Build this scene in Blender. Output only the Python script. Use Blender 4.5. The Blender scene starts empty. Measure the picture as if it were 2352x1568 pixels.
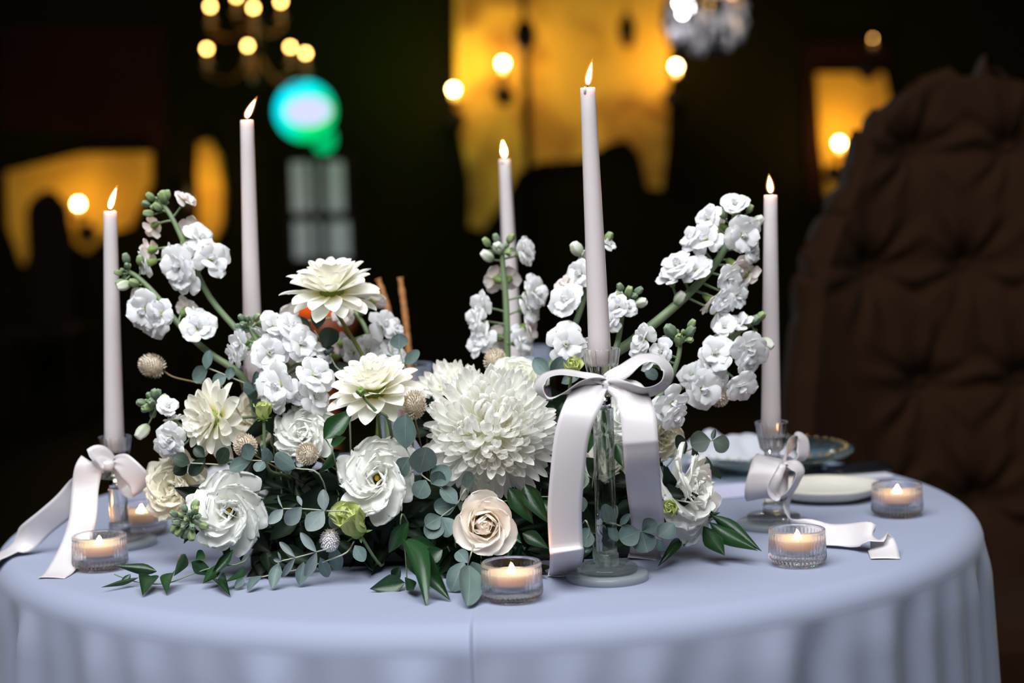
import bpy, bmesh, math, random
from mathutils import Vector as V, Matrix as M, noise

R = math.radians
RND = random.Random(7)
SC = bpy.context.scene
COL = SC.collection

# ------------------------------------------------------------------ camera
F = 4200.0                      # focal length in pixels of the 2352 x 1568 frame
CAM = V((0.0, -2.135, 1.136))
CROT = (M.Rotation(R(90 - 4.95), 3, 'X') @ M.Rotation(R(-1.8), 3, 'Z'))
cd = bpy.data.cameras.new('camera')
cd.sensor_width = 36.0
cd.lens = 36.0 * F / 2352.0
cd.clip_start = 0.05
cd.dof.use_dof = True
cd.dof.focus_distance = 1.785
cd.dof.aperture_fstop = 3.1
cam = bpy.data.objects.new('camera', cd)
cam.matrix_world = M.Translation(CAM) @ CROT.to_4x4()
COL.objects.link(cam)
SC.camera = cam

# ------------------------------------------------------------------ world, light, exposure
w = bpy.data.worlds.new('world'); SC.world = w; w.use_nodes = True
w.node_tree.nodes['Background'].inputs[0].default_value = (0.9, 1.0, 1.1, 1)
w.node_tree.nodes['Background'].inputs[1].default_value = 0.004
ld = bpy.data.lights.new('evening_sky_opening', 'AREA')
ld.shape = 'RECTANGLE'; ld.size = 3.2; ld.size_y = 2.6
ld.energy = 250; ld.color = (0.95, 0.975, 1.0)
lo = bpy.data.objects.new('evening_sky_opening', ld); COL.objects.link(lo)
lo.location = (-0.45, -2.0, 3.7)
lo.rotation_euler = (V((0, -0.15, 0.8)) - lo.location).to_track_quat('-Z', 'Y').to_euler()
SC.view_settings.view_transform = 'Standard'
SC.view_settings.look = 'None'
SC.view_settings.exposure = 0.0
SC.view_settings.gamma = 1.0
SC.view_settings.use_curve_mapping = False
try:
    SC.cycles.use_denoising = True
    SC.cycles.max_bounces = 16
    SC.cycles.diffuse_bounces = 8
    SC.cycles.transmission_bounces = 10
    SC.cycles.transparent_max_bounces = 16
    SC.cycles.sample_clamp_indirect = 6.0
    SC.cycles.blur_glossy = 0.5
except Exception:
    pass

TOP = 0.75                       # table top height

# ------------------------------------------------------------------ helpers
def U(px, py, y):
    """the point seen at a pixel of the photograph, standing in the plane Y = y"""
    d = CROT @ V(((px - 1176) / F, (784 - py) / F, -1.0))
    return CAM + d * ((y - CAM.y) / d.y)

def TB(px, py, z=TOP):
    d = CROT @ V(((px - 1176) / F, (784 - py) / F, -1.0))
    return CAM + d * ((z - CAM.z) / d.z)

def K(y):
    return (y - CAM.y) / F       # metres for one pixel at that distance

def mesh(name, vs, fs, uvs=None, smooth=True):
    me = bpy.data.meshes.new(name)
    me.from_pydata([tuple(v) for v in vs], [], fs)
    if uvs is not None:
        ul = me.uv_layers.new(name='UVMap')
        for lp in me.loops:
            ul.data[lp.index].uv = uvs[lp.vertex_index]
    if smooth:
        me.polygons.foreach_set('use_smooth', [True] * len(me.polygons))
    me.update()
    return me

def ob(name, me, mat=None, parent=None, mx=None, kind=None, label=None):
    o = bpy.data.objects.new(name, me)
    if mat is not None and len(me.materials) == 0:
        me.materials.append(mat)
    COL.objects.link(o)
    if parent is not None:
        o.parent = parent
    if mx is not None:
        o.matrix_basis = mx
    if kind: o['kind'] = kind
    if label: o['label'] = label
    return o

def obm(name, me, mat, parent=None, mx=None, **k):
    """object whose material sits on the object slot, so that meshes can be shared"""
    if len(me.materials) == 0:
        me.materials.append(None)
    o = ob(name, me, None, parent, mx, **k)
    o.material_slots[0].link = 'OBJECT'
    o.material_slots[0].material = mat
    return o

def tag(o, label, cat, group=None):
    o['label'] = label; o['category'] = cat
    if group: o['group'] = group
    return o

def thing(name, label, cat, loc=(0, 0, 0), group=None):
    o = bpy.data.objects.new(name, None)
    o.empty_display_size = 0.02
    COL.objects.link(o)
    o.location = loc
    return tag(o, label, cat, group)

def rel(root, mx=None):
    t = M.Translation(-V(root.location))
    return t if mx is None else t @ mx

def catmull(pts, n):
    P = [V(p) for p in pts]
    if len(P) == 2:
        return [P[0].lerp(P[1], i / n) for i in range(n + 1)]
    out = []
    seg = len(P) - 1
    for i in range(n + 1):
        t = i / n * seg
        k = min(int(t), seg - 1); f = t - k
        a, b, c, d = P[max(k - 1, 0)], P[k], P[k + 1], P[min(k + 2, seg)]
        out.append(0.5 * (2 * b + (c - a) * f + (2 * a - 5 * b + 4 * c - d) * f * f + (3 * b - a - 3 * c + d) * f ** 3))
    return out

def tube(name, pts, r0, r1, sides=7, n=12, bump=0.0, seed=0):
    rr = random.Random(seed)
    P = catmull(pts, n)
    vs, fs, uvs = [], [], []
    nrm = None
    for i, p in enumerate(P):
        t = (P[min(i + 1, n)] - P[max(i - 1, 0)]).normalized()
        if nrm is None:
            nrm = t.orthogonal().normalized()
        nrm = (nrm - t * nrm.dot(t)).normalized()
        b = t.cross(nrm)
        r = r0 + (r1 - r0) * i / n
        r *= 1 + bump * rr.uniform(-1, 1)
        for k in range(sides):
            a = 2 * math.pi * k / sides
            vs.append(p + (nrm * math.cos(a) + b * math.sin(a)) * r)
            uvs.append((k / sides, i / n))
    for i in range(n):
        for k in range(sides):
            a = i * sides + k; b2 = i * sides + (k + 1) % sides
            fs.append((a, b2, b2 + sides, a + sides))
    fs.append(tuple(range(sides - 1, -1, -1)))
    fs.append(tuple(range(n * sides, n * sides + sides)))
    return mesh(name, vs, fs, uvs)

def lathe(name, prof, n=32, mod=None, smooth=True):
    """prof: list of (r, z); open ends close onto the axis when r == 0"""
    vs, fs, idx, uvs = [], [], [], []
    for j, (r, z) in enumerate(prof):
        if r <= 1e-7:
            idx.append([len(vs)] * n); vs.append((0, 0, z)); uvs.append((0, j / (len(prof) - 1)))
        else:
            row = []
            for k in range(n):
                a = 2 * math.pi * k / n
                rr = mod(r, z, a) if mod else r
                row.append(len(vs)); vs.append((rr * math.cos(a), rr * math.sin(a), z)); uvs.append((k / n, j / (len(prof) - 1)))
            idx.append(row)
    for j in range(len(prof) - 1):
        A, B = idx[j], idx[j + 1]
        for k in range(n):
            q = (A[k], A[(k + 1) % n], B[(k + 1) % n], B[k])
            q2 = []
            for v in q:
                if v not in q2: q2.append(v)
            if len(q2) >= 3: fs.append(tuple(q2))
    return mesh(name, vs, fs, uvs, smooth)

def box(name, sx, sy, sz, bev=0.0, cz=0.0):
    bm = bmesh.new()
    bmesh.ops.create_cube(bm, size=1.0)
    bmesh.ops.scale(bm, vec=(sx, sy, sz), verts=bm.verts)
    bmesh.ops.translate(bm, vec=(0, 0, cz), verts=bm.verts)
    if bev:
        bmesh.ops.bevel(bm, geom=bm.edges[:], offset=bev, segments=2, profile=0.5, affect='EDGES')
    me = bpy.data.meshes.new(name); bm.to_mesh(me); bm.free()
    return me

def prism(name, poly, y0, y1):
    """outline in x, z extruded in y"""
    n = len(poly)
    vs = [(x, y0, z) for x, z in poly] + [(x, y1, z) for x, z in poly]
    fs = [tuple(range(n)), tuple(range(2 * n - 1, n - 1, -1))]
    for i in range(n):
        j = (i + 1) % n
        fs.append((i, i + n, j + n, j))
    return mesh(name, vs, fs, None, False)

def orient(p, z, spin=0.0, s=1.0):
    """matrix at p whose +Z looks along z"""
    q = V(z).normalized().to_track_quat('Z', 'Y')
    return M.Translation(p) @ q.to_matrix().to_4x4() @ M.Rotation(spin, 4, 'Z') @ M.Scale(s, 4)

# ------------------------------------------------------------------ materials
def newmat(name):
    m = bpy.data.materials.new(name); m.use_nodes = True
    nt = m.node_tree
    return m, nt, nt.nodes['Principled BSDF'], nt.nodes['Material Output']

def plain(name, col, rough=0.5, metal=0.0, sss=0.0, sssr=(1, .6, .4), scale=0.01, sheen=0.0, var=0.0, vscale=30.0, bump=0.0, bscale=200.0, spec=0.5, emit=None, estr=0.0, aniso=0.0):
    m, nt, b, out = newmat(name)
    b.inputs['Base Color'].default_value = (*col, 1)
    b.inputs['Roughness'].default_value = rough
    b.inputs['Metallic'].default_value = metal
    b.inputs['Specular IOR Level'].default_value = spec
    if sss:
        b.inputs['Subsurface Weight'].default_value = sss
        b.inputs['Subsurface Radius'].default_value = sssr
        b.inputs['Subsurface Scale'].default_value = scale
    if sheen:
        b.inputs['Sheen Weight'].default_value = sheen
        b.inputs['Sheen Roughness'].default_value = 0.4
    if aniso:
        b.inputs['Anisotropic'].default_value = aniso
    if emit:
        b.inputs['Emission Color'].default_value = (*emit, 1)
        b.inputs['Emission Strength'].default_value = estr
    if var or bump:
        tc = nt.nodes.new('ShaderNodeTexCoord')
    if var:
        nz = nt.nodes.new('ShaderNodeTexNoise'); nz.inputs['Scale'].default_value = vscale; nz.inputs['Detail'].default_value = 4
        nt.links.new(tc.outputs['Object'], nz.inputs['Vector'])
        hs = nt.nodes.new('ShaderNodeMix'); hs.data_type = 'RGBA'
        hs.inputs['A'].default_value = (*[c * (1 - var) for c in col], 1)
        hs.inputs['B'].default_value = (*[min(1, c * (1 + var)) for c in col], 1)
        nt.links.new(nz.outputs['Fac'], hs.inputs['Factor'])
        nt.links.new(hs.outputs['Result'], b.inputs['Base Color'])
    if bump:
        n2 = nt.nodes.new('ShaderNodeTexNoise'); n2.inputs['Scale'].default_value = bscale; n2.inputs['Detail'].default_value = 3
        nt.links.new(tc.outputs['Object'], n2.inputs['Vector'])
        bp = nt.nodes.new('ShaderNodeBump'); bp.inputs['Strength'].default_value = bump; bp.inputs['Distance'].default_value = 0.002
        nt.links.new(n2.outputs['Fac'], bp.inputs['Height'])
        nt.links.new(bp.outputs['Normal'], b.inputs['Normal'])
    return m

def petalmat(name, base, tip, trans=0.3, rough=0.6, mid=0.35, tcol=None, stripes=60, bump=0.12):
    """thin petal: pigment runs from the claw (v = 0) to the tip (v = 1), light shines through"""
    m, nt, b, out = newmat(name)
    uv = nt.nodes.new('ShaderNodeUVMap')
    sp = nt.nodes.new('ShaderNodeSeparateXYZ'); nt.links.new(uv.outputs['UV'], sp.inputs['Vector'])
    rp = nt.nodes.new('ShaderNodeValToRGB')
    rp.color_ramp.elements[0].color = (*base, 1); rp.color_ramp.elements[0].position = 0.02
    rp.color_ramp.elements[1].color = (*tip, 1); rp.color_ramp.elements[1].position = mid
    nt.links.new(sp.outputs['Y'], rp.inputs['Fac'])
    mp = nt.nodes.new('ShaderNodeMapping'); mp.inputs['Scale'].default_value = (stripes, 4, 1)
    nt.links.new(uv.outputs['UV'], mp.inputs['Vector'])
    nz = nt.nodes.new('ShaderNodeTexNoise'); nz.inputs['Scale'].default_value = 0.6; nz.inputs['Detail'].default_value = 3
    nt.links.new(mp.outputs['Vector'], nz.inputs['Vector'])
    bp = nt.nodes.new('ShaderNodeBump'); bp.inputs['Strength'].default_value = bump; bp.inputs['Distance'].default_value = 0.001
    nt.links.new(nz.outputs['Fac'], bp.inputs['Height'])
    nt.links.new(bp.outputs['Normal'], b.inputs['Normal'])
    nt.links.new(rp.outputs['Color'], b.inputs['Base Color'])
    b.inputs['Roughness'].default_value = rough
    b.inputs['Specular IOR Level'].default_value = 0.3
    tr = nt.nodes.new('ShaderNodeBsdfTranslucent')
    if tcol: tr.inputs['Color'].default_value = (*tcol, 1)
    else: nt.links.new(rp.outputs['Color'], tr.inputs['Color'])
    mx = nt.nodes.new('ShaderNodeMixShader'); mx.inputs['Fac'].default_value = trans
    nt.links.new(b.outputs['BSDF'], mx.inputs[1]); nt.links.new(tr.outputs['BSDF'], mx.inputs[2])
    nt.links.new(mx.outputs['Shader'], out.inputs['Surface'])
    return m

def leafmat(name, col, vein, rough, var=0.25, trans=0.1, spec=0.5, veinw=0.02):
    m, nt, b, out = newmat(name)
    uv = nt.nodes.new('ShaderNodeUVMap')
    sp = nt.nodes.new('ShaderNodeSeparateXYZ'); nt.links.new(uv.outputs['UV'], sp.inputs['Vector'])
    d = nt.nodes.new('ShaderNodeMath'); d.operation = 'SUBTRACT'; d.inputs[1].default_value = 0.5
    nt.links.new(sp.outputs['X'], d.inputs[0])
    ab = nt.nodes.new('ShaderNodeMath'); ab.operation = 'ABSOLUTE'; nt.links.new(d.outputs[0], ab.inputs[0])
    lt = nt.nodes.new('ShaderNodeMapRange'); lt.inputs['From Min'].default_value = 0.0; lt.inputs['From Max'].default_value = veinw
    lt.inputs['To Min'].default_value = 0.8; lt.inputs['To Max'].default_value = 0.0
    nt.links.new(ab.outputs[0], lt.inputs['Value'])
    tc = nt.nodes.new('ShaderNodeTexCoord')
    oi = nt.nodes.new('ShaderNodeObjectInfo')
    nz = nt.nodes.new('ShaderNodeTexNoise'); nz.inputs['Scale'].default_value = 3.0; nz.inputs['Detail'].default_value = 5
    nt.links.new(tc.outputs['UV'], nz.inputs['Vector'])
    ad = nt.nodes.new('ShaderNodeMath'); ad.operation = 'MULTIPLY_ADD'; ad.inputs[1].default_value = 0.6; ad.inputs[2].default_value = -0.3
    nt.links.new(oi.outputs['Random'], ad.inputs[0])
    a2 = nt.nodes.new('ShaderNodeMath'); a2.operation = 'ADD'; nt.links.new(nz.outputs['Fac'], a2.inputs[0]); nt.links.new(ad.outputs[0], a2.inputs[1])
    mx0 = nt.nodes.new('ShaderNodeMix'); mx0.data_type = 'RGBA'
    mx0.inputs['A'].default_value = (*[c * (1 - var) for c in col], 1); mx0.inputs['B'].default_value = (*[c * (1 + var) for c in col], 1)
    nt.links.new(a2.outputs[0], mx0.inputs['Factor'])
    mx1 = nt.nodes.new('ShaderNodeMix'); mx1.data_type = 'RGBA'
    nt.links.new(lt.outputs['Result'], mx1.inputs['Factor']); nt.links.new(mx0.outputs['Result'], mx1.inputs['A'])
    mx1.inputs['B'].default_value = (*vein, 1)
    nt.links.new(mx1.outputs['Result'], b.inputs['Base Color'])
    b.inputs['Roughness'].default_value = rough; b.inputs['Specular IOR Level'].default_value = spec
    wv = nt.nodes.new('ShaderNodeTexNoise'); wv.inputs['Scale'].default_value = 14; nt.links.new(tc.outputs['UV'], wv.inputs['Vector'])
    bp = nt.nodes.new('ShaderNodeBump'); bp.inputs['Strength'].default_value = 0.15; bp.inputs['Distance'].default_value = 0.001
    nt.links.new(wv.outputs['Fac'], bp.inputs['Height']); nt.links.new(bp.outputs['Normal'], b.inputs['Normal'])
    tr = nt.nodes.new('ShaderNodeBsdfTranslucent'); nt.links.new(mx1.outputs['Result'], tr.inputs['Color'])
    ms = nt.nodes.new('ShaderNodeMixShader'); ms.inputs['Fac'].default_value = trans
    nt.links.new(b.outputs['BSDF'], ms.inputs[1]); nt.links.new(tr.outputs['BSDF'], ms.inputs[2])
    nt.links.new(ms.outputs['Shader'], out.inputs['Surface'])
    return m

def glassmat(name, col=(1, 1, 1), clear=0.3, rough=0.0, ior=1.47):
    m, nt, b, out = newmat(name)
    b.inputs['Base Color'].default_value = (*col, 1)
    b.inputs['Roughness'].default_value = rough
    b.inputs['IOR'].default_value = ior
    b.inputs['Transmission Weight'].default_value = 1.0
    tr = nt.nodes.new('ShaderNodeBsdfTransparent'); tr.inputs['Color'].default_value = (*col, 1)
    ms = nt.nodes.new('ShaderNodeMixShader'); ms.inputs['Fac'].default_value = clear
    nt.links.new(b.outputs['BSDF'], ms.inputs[1]); nt.links.new(tr.outputs['BSDF'], ms.inputs[2])
    nt.links.new(ms.outputs['Shader'], out.inputs['Surface'])
    return m

def glow(name, col, strength):
    m, nt, b, out = newmat(name)
    e = nt.nodes.new('ShaderNodeEmission'); e.inputs['Color'].default_value = (*col, 1); e.inputs['Strength'].default_value = strength
    nt.links.new(e.outputs['Emission'], out.inputs['Surface'])
    return m

def flamemat(name, strength):
    """candle flame: blue-dark foot, white-yellow heart, orange tip, along its own height"""
    m, nt, b, out = newmat(name)
    uv = nt.nodes.new('ShaderNodeUVMap')
    sp = nt.nodes.new('ShaderNodeSeparateXYZ'); nt.links.new(uv.outputs['UV'], sp.inputs['Vector'])
    rp = nt.nodes.new('ShaderNodeValToRGB'); cr = rp.color_ramp
    cr.elements[0].position = 0.0; cr.elements[0].color = (0.10, 0.06, 0.10, 1)
    cr.elements[1].position = 1.0; cr.elements[1].color = (1.0, 0.36, 0.07, 1)
    for p, c in ((0.16, (0.30, 0.14, 0.06, 1)), (0.34, (1.0, 0.42, 0.115, 1)), (0.7, (1.0, 0.45, 0.13, 1))):
        e_ = cr.elements.new(p); e_.color = c
    nt.links.new(sp.outputs['Y'], rp.inputs['Fac'])
    e = nt.nodes.new('ShaderNodeEmission'); e.inputs['Strength'].default_value = strength
    nt.links.new(rp.outputs['Color'], e.inputs['Color'])
    nt.links.new(e.outputs['Emission'], out.inputs['Surface'])
    return m

MT = {}
MT['stock'] = petalmat('stock_petal', (0.66, 0.80, 0.36), (0.91, 0.91, 0.925), 0.38, mid=0.24)
MT['stock_backlit'] = petalmat('stock_petal_backlit', (0.74, 0.70, 0.42), (0.97, 0.91, 0.88), 0.45, mid=0.25)  # same white petal, warm candlelight and backlight put into its colour
MT['dahlia'] = petalmat('dahlia_petal', (0.88, 0.83, 0.34), (0.965, 0.95, 0.875), 0.36, mid=0.30)
MT['mum'] = petalmat('chrysanthemum_petal', (0.93, 0.925, 0.70), (0.98, 0.975, 0.945), 0.40, mid=0.28, stripes=20)
MT['lisi'] = petalmat('lisianthus_petal', (0.72, 0.80, 0.34), (0.97, 0.975, 0.94), 0.38, mid=0.34)
MT['lisi_cream'] = petalmat('lisianthus_cream_petal', (0.80, 0.76, 0.36), (0.96, 0.93, 0.80), 0.4, mid=0.42)
MT['lisi_green'] = petalmat('lisianthus_green_petal', (0.36, 0.50, 0.10), (0.60, 0.66, 0.26), 0.25, mid=0.7)
MT['rose'] = petalmat('rose_petal', (0.97, 0.86, 0.58), (0.985, 0.935, 0.87), 0.38, mid=0.55, bump=0.06)
MT['rose_white'] = petalmat('white_rose_petal', (0.86, 0.84, 0.52), (0.97, 0.97, 0.91), 0.38, mid=0.5, bump=0.06)
MT['stem'] = plain('pale_green_stem', (0.150, 0.215, 0.105), 0.55, var=0.25, vscale=60)
MT['stem_yellow'] = plain('yellow_green_stem', (0.185, 0.20, 0.045), 0.5, var=0.2, vscale=60)
MT['stem_dry'] = plain('dry_brown_stem', (0.24, 0.17, 0.08), 0.7, var=0.3, vscale=80)
MT['stem_euc'] = plain('eucalyptus_stem', (0.36, 0.38, 0.28), 0.6, var=0.2, vscale=60)
MT['calyx'] = petalmat('green_calyx', (0.12, 0.20, 0.05), (0.26, 0.36, 0.10), 0.15, mid=0.8)
MT['bud'] = petalmat('green_bud', (0.13, 0.20, 0.09), (0.42, 0.52, 0.24), 0.12, mid=1.0)
MT['budgrey'] = petalmat('grey_green_bud', (0.13, 0.20, 0.14), (0.26, 0.35, 0.22), 0.1, mid=1.0)
MT['budwhite'] = petalmat('white_bud', (0.24, 0.34, 0.10), (0.86, 0.87, 0.78), 0.2, mid=0.62)
MT['euc'] = leafmat('eucalyptus_leaf', (0.112, 0.172, 0.160), (0.26, 0.32, 0.27), 0.55, 0.32, 0.12)
MT['euc_pale'] = leafmat('pale_eucalyptus_leaf', (0.215, 0.265, 0.26), (0.32, 0.35, 0.32), 0.6, 0.25, 0.15)
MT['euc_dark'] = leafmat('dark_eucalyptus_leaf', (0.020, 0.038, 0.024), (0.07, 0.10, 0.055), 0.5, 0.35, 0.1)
MT['ruscus'] = leafmat('ruscus_leaf', (0.011, 0.046, 0.012), (0.03, 0.085, 0.03), 0.34, 0.45, 0.06, veinw=0.015)
MT['deep'] = leafmat('shade_dark_leaf', (0.004, 0.012, 0.004), (0.007, 0.02, 0.007), 0.5, 0.4, 0.03, spec=0.25, veinw=0.015)  # ruscus leaf again, the bouquet's inner shade put into its colour
MT['globe'] = petalmat('dry_globe_bract', (0.46, 0.36, 0.24), (0.78, 0.70, 0.58), 0.15, mid=0.7)
MT['globe_white'] = petalmat('white_globe_bract', (0.52, 0.45, 0.46), (0.86, 0.84, 0.83), 0.15, mid=0.7)
MT['pistil'] = plain('orange_pistil', (0.78, 0.42, 0.02), 0.5)
MT['foam'] = plain('floral_foam', (0.012, 0.03, 0.012), 0.95, bump=0.6, bscale=400)
MT['tray'] = plain('black_tray', (0.01, 0.01, 0.01), 0.5)
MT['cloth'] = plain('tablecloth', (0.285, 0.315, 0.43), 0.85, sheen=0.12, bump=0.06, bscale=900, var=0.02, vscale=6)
MT['satin'] = plain('satin_ribbon', (0.64, 0.60, 0.615), 0.36, sheen=0.4, spec=0.6, aniso=0.5)
MT['candle'] = plain('candle_wax', (0.64, 0.585, 0.595), 0.30, sss=0.85, sssr=(1.0, 0.55, 0.38), scale=0.022, spec=0.5)
_b = MT['candle'].node_tree.nodes['Principled BSDF']; _b.inputs['Coat Weight'].default_value = 0.35; _b.inputs['Coat Roughness'].default_value = 0.22
MT['wax'] = plain('tealight_wax', (0.88, 0.58, 0.38), 0.5, sss=0.8, sssr=(1.0, 0.5, 0.25), scale=0.015)
MT['wick'] = plain('wick', (0.02, 0.015, 0.01), 0.9)
MT['flame'] = flamemat('flame', 170.0)
def envelope(name, col, strength, clear):
    m, nt, b, out = newmat(name)
    e = nt.nodes.new('ShaderNodeEmission'); e.inputs['Color'].default_value = (*col, 1); e.inputs['Strength'].default_value = strength
    tr = nt.nodes.new('ShaderNodeBsdfTransparent')
    ms = nt.nodes.new('ShaderNodeMixShader'); ms.inputs['Fac'].default_value = clear
    nt.links.new(e.outputs['Emission'], ms.inputs[1]); nt.links.new(tr.outputs['BSDF'], ms.inputs[2])
    nt.links.new(ms.outputs['Shader'], out.inputs['Surface'])
    return m
MT['flame_veil'] = envelope('flame_veil', (1.0, 0.30, 0.04), 1.6, 0.66)
MT['flame_small'] = flamemat('tealight_flame', 190.0)
MT['glass'] = glassmat('clear_glass', (0.98, 0.995, 0.99), 0.40)
MT['crystal'] = glassmat('crystal_bowl', (0.995, 0.99, 0.98), 0.45)
MT['ribbed'] = glassmat('ribbed_glass', (0.985, 0.99, 1.0), 0.32)
MT['baseglass'] = glassmat('pale_base_glass', (0.985, 1.0, 1.0), 0.5, 0.12)
MT['baseglass'].node_tree.nodes['Principled BSDF'].inputs['Transmission Weight'].default_value = 0.35
MT['baseglass'].node_tree.nodes['Principled BSDF'].inputs['Base Color'].default_value = (0.52, 0.57, 0.60, 1)
MT['greenglass'] = glassmat('green_edge_glass', (0.78, 0.90, 0.88), 0.35)
MT['chrome'] = plain('chrome', (0.75, 0.75, 0.76), 0.08, metal=1.0)
MT['gold'] = plain('gold', (0.80, 0.50, 0.16), 0.25, metal=1.0)
MT['stone'] = plain('stoneware', (0.60, 0.57, 0.50), 0.35, var=0.08, vscale=40)
MT['napkin'] = plain('napkin', (0.46, 0.47, 0.52), 0.85, bump=0.3, bscale=600)
MT['lilac'] = plain('lilac_card', (0.55, 0.54, 0.72), 0.8)
MT['cutlery'] = plain('dark_cutlery', (0.03, 0.03, 0.035), 0.25, metal=0.8)
MT['bread'] = plain('breadstick', (0.44, 0.19, 0.06), 0.75, var=0.5, vscale=180, bump=0.8, bscale=300)

# ------------------------------------------------------------------ petals and leaves
def prof(v, wb, vm, a=2.0, b=0.5):
    if v < vm:
        return wb + (1 - wb) * math.sin(math.pi / 2 * v / vm)
    x = (v - vm) / (1 - vm)
    return max(0.0, 1 - x ** a) ** b

def petal(name, L=1.0, W=0.5, nu=6, nv=8, wb=0.3, vm=0.55, a=2.0, b=0.5, b0=0.0, b1=0.0, b2=0.0, cup=0.0, ruf=0.0, rf=2.0, fan=0.0, fr=0.0, twist=0.0, seed=0, r2=0.0, f2=7.0):
    rr = random.Random(seed)
    N = 60
    cl = [(0.0, 0.0, b0)]
    y = z = 0.0
    for i in range(N):
        t = (i + 0.5) / N
        an = b0 + b1 * t + b2 * t ** 3
        y += math.cos(an) * L / N; z += math.sin(an) * L / N
        cl.append((y, z, an))
    ph = rr.uniform(0, 6.28); ph2 = rr.uniform(0, 6.28); asym = rr.uniform(-0.06, 0.06)
    fr_u = [rr.uniform(-1, 1) for _ in range(nu + 1)]
    vs, fs, uvs = [], [], []
    for j in range(nv + 1):
        v = 1 - (1 - j / nv) ** 1.7
        h = W / 2 * prof(v if v < 1 else 0.9995, wb, vm, a, b)
        for i in range(nu + 1):
            u = -1 + 2 * i / nu
            ve = v * (1 - fan * u * u + fr * fr_u[i] * v)
            k = max(0, min(N, ve * N)); k0 = min(int(k), N - 1); f = k - k0
            cy = cl[k0][0] * (1 - f) + cl[k0 + 1][0] * f; cz = cl[k0][1] * (1 - f) + cl[k0 + 1][1] * f
            an = cl[k0][2] * (1 - f) + cl[k0 + 1][2] * f
            if ve > 1:
                cy += math.cos(an) * L * (ve - 1); cz += math.sin(an) * L * (ve - 1)
            if cup:
                x = h * math.sin(cup * u) / cup; zz = h * (1 - math.cos(cup * u)) / cup
            else:
                x = h * u; zz = 0.0
            zz += ruf * L * v ** 1.6 * (math.sin(rf * math.pi * u + ph + 2.2 * v) * 0.7 + 0.45 * math.sin(rf * 2.3 * math.pi * u + ph2))
            zz += twist * u * v * h
            zz += r2 * L * v ** 5 * (math.sin(f2 * math.pi * u + ph2) + 0.6 * math.sin(f2 * 1.7 * math.pi * u + ph))
            x += asym * v * W
            ny, nz = -math.sin(an), math.cos(an)
            vs.append((x, cy + ny * zz, cz + nz * zz)); uvs.append(((u + 1) / 2, v))
    for j in range(nv):
        for i in range(nu):
            q = j * (nu + 1) + i
            fs.append((q, q + 1, q + nu + 2, q + nu + 1))
    return mesh(name, vs, fs, uvs)

PM = {}
PM['stock'] = [petal('stock_petal', 1, 1.08, 8, 8, 0.22, 0.64, 2.6, 0.5, 0.40, -0.85, -0.2, -0.30, 0.05, 0.9, 0.05, 0.02, seed=s, r2=0.012, f2=3.0) for s in range(6)]
PM['stock_in'] = [petal('stock_inner_petal', 1, 0.98, 7, 7, 0.25, 0.6, 2.4, 0.5, 0.2, 0.6, 0.0, 0.8, 0.06, 1.0, 0.05, 0.03, seed=20 + s) for s in range(4)]
PM['dahlia'] = [petal('dahlia_petal', 1, 0.52, 6, 9, 0.30, 0.58, 2.1, 0.62, 0.10, 0.30, -0.40, 0.75, 0.014, 1.2, seed=30 + s) for s in range(4)]
PM['dahlia_in'] = [petal('dahlia_inner_petal', 1, 0.52, 4, 6, 0.35, 0.55, 1.8, 0.6, 0.0, 0.9, 0.3, 1.3, 0.02, seed=40 + s) for s in range(3)]
PM['mum'] = [petal('chrysanthemum_petal', 1, 0.36, 4, 6, 0.45, 0.68, 2.4, 0.5, 0.0, bend, 0.5, 1.35, 0.02, seed=50 + s) for s, bend in enumerate((0.5, 0.8, 1.1))]
PM['mum_out'] = [petal('chrysanthemum_outer_petal', 1, 0.30, 4, 6, 0.45, 0.62, 2.2, 0.5, 0.0, bend, 0.1, 0.9, 0.02, seed=54 + s) for s, bend in enumerate((-0.25, 0.1, 0.4))]
PM['lisi'] = [petal('lisianthus_petal', 1, 1.34, 22, 12, 0.22, 0.80, 3.4, 0.42, 0.50, -0.35, -0.95, 0.40, 0.045, 1.0, 0.14, 0.034, seed=60 + s, r2=0.042, f2=3.8) for s in range(5)]
PM['lisi_in'] = [petal('lisianthus_inner_petal', 1, 1.22, 20, 11, 0.24, 0.78, 3.2, 0.42, 0.30, 0.35, -1.0, 0.75, 0.050, 1.1, 0.14, 0.034, seed=70 + s, r2=0.048, f2=4.0) for s in range(4)]
PM['rose_out'] = [petal('rose_outer_petal', 1, 1.25, 8, 9, 0.34, 0.62, 2.6, 0.5, 0.10, 0.55, -1.9, 0.85, 0.02, 1.2, 0.04, 0.015, seed=80 + s) for s in range(3)]
PM['rose_mid'] = [petal('rose_petal', 1, 1.15, 8, 8, 0.36, 0.62, 2.6, 0.5, -0.05, 0.45, -0.55, 1.15, 0.02, 1.3, 0.04, 0.015, seed=84 + s) for s in range(3)]
PM['rose_in'] = [petal('rose_inner_petal', 1, 0.95, 10, 7, 0.45, 0.6, 2.8, 0.5, -0.02, 0.15, 0.10, 1.7, 0.015, 1.3, seed=88 + s) for s in range(3)]
PM['sepal'] = [petal('sepal', 1, 0.34, 4, 5, 0.5, 0.4, 1.4, 0.9, 0.2, 0.3, 0.2, 0.8, seed=92)]
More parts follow.
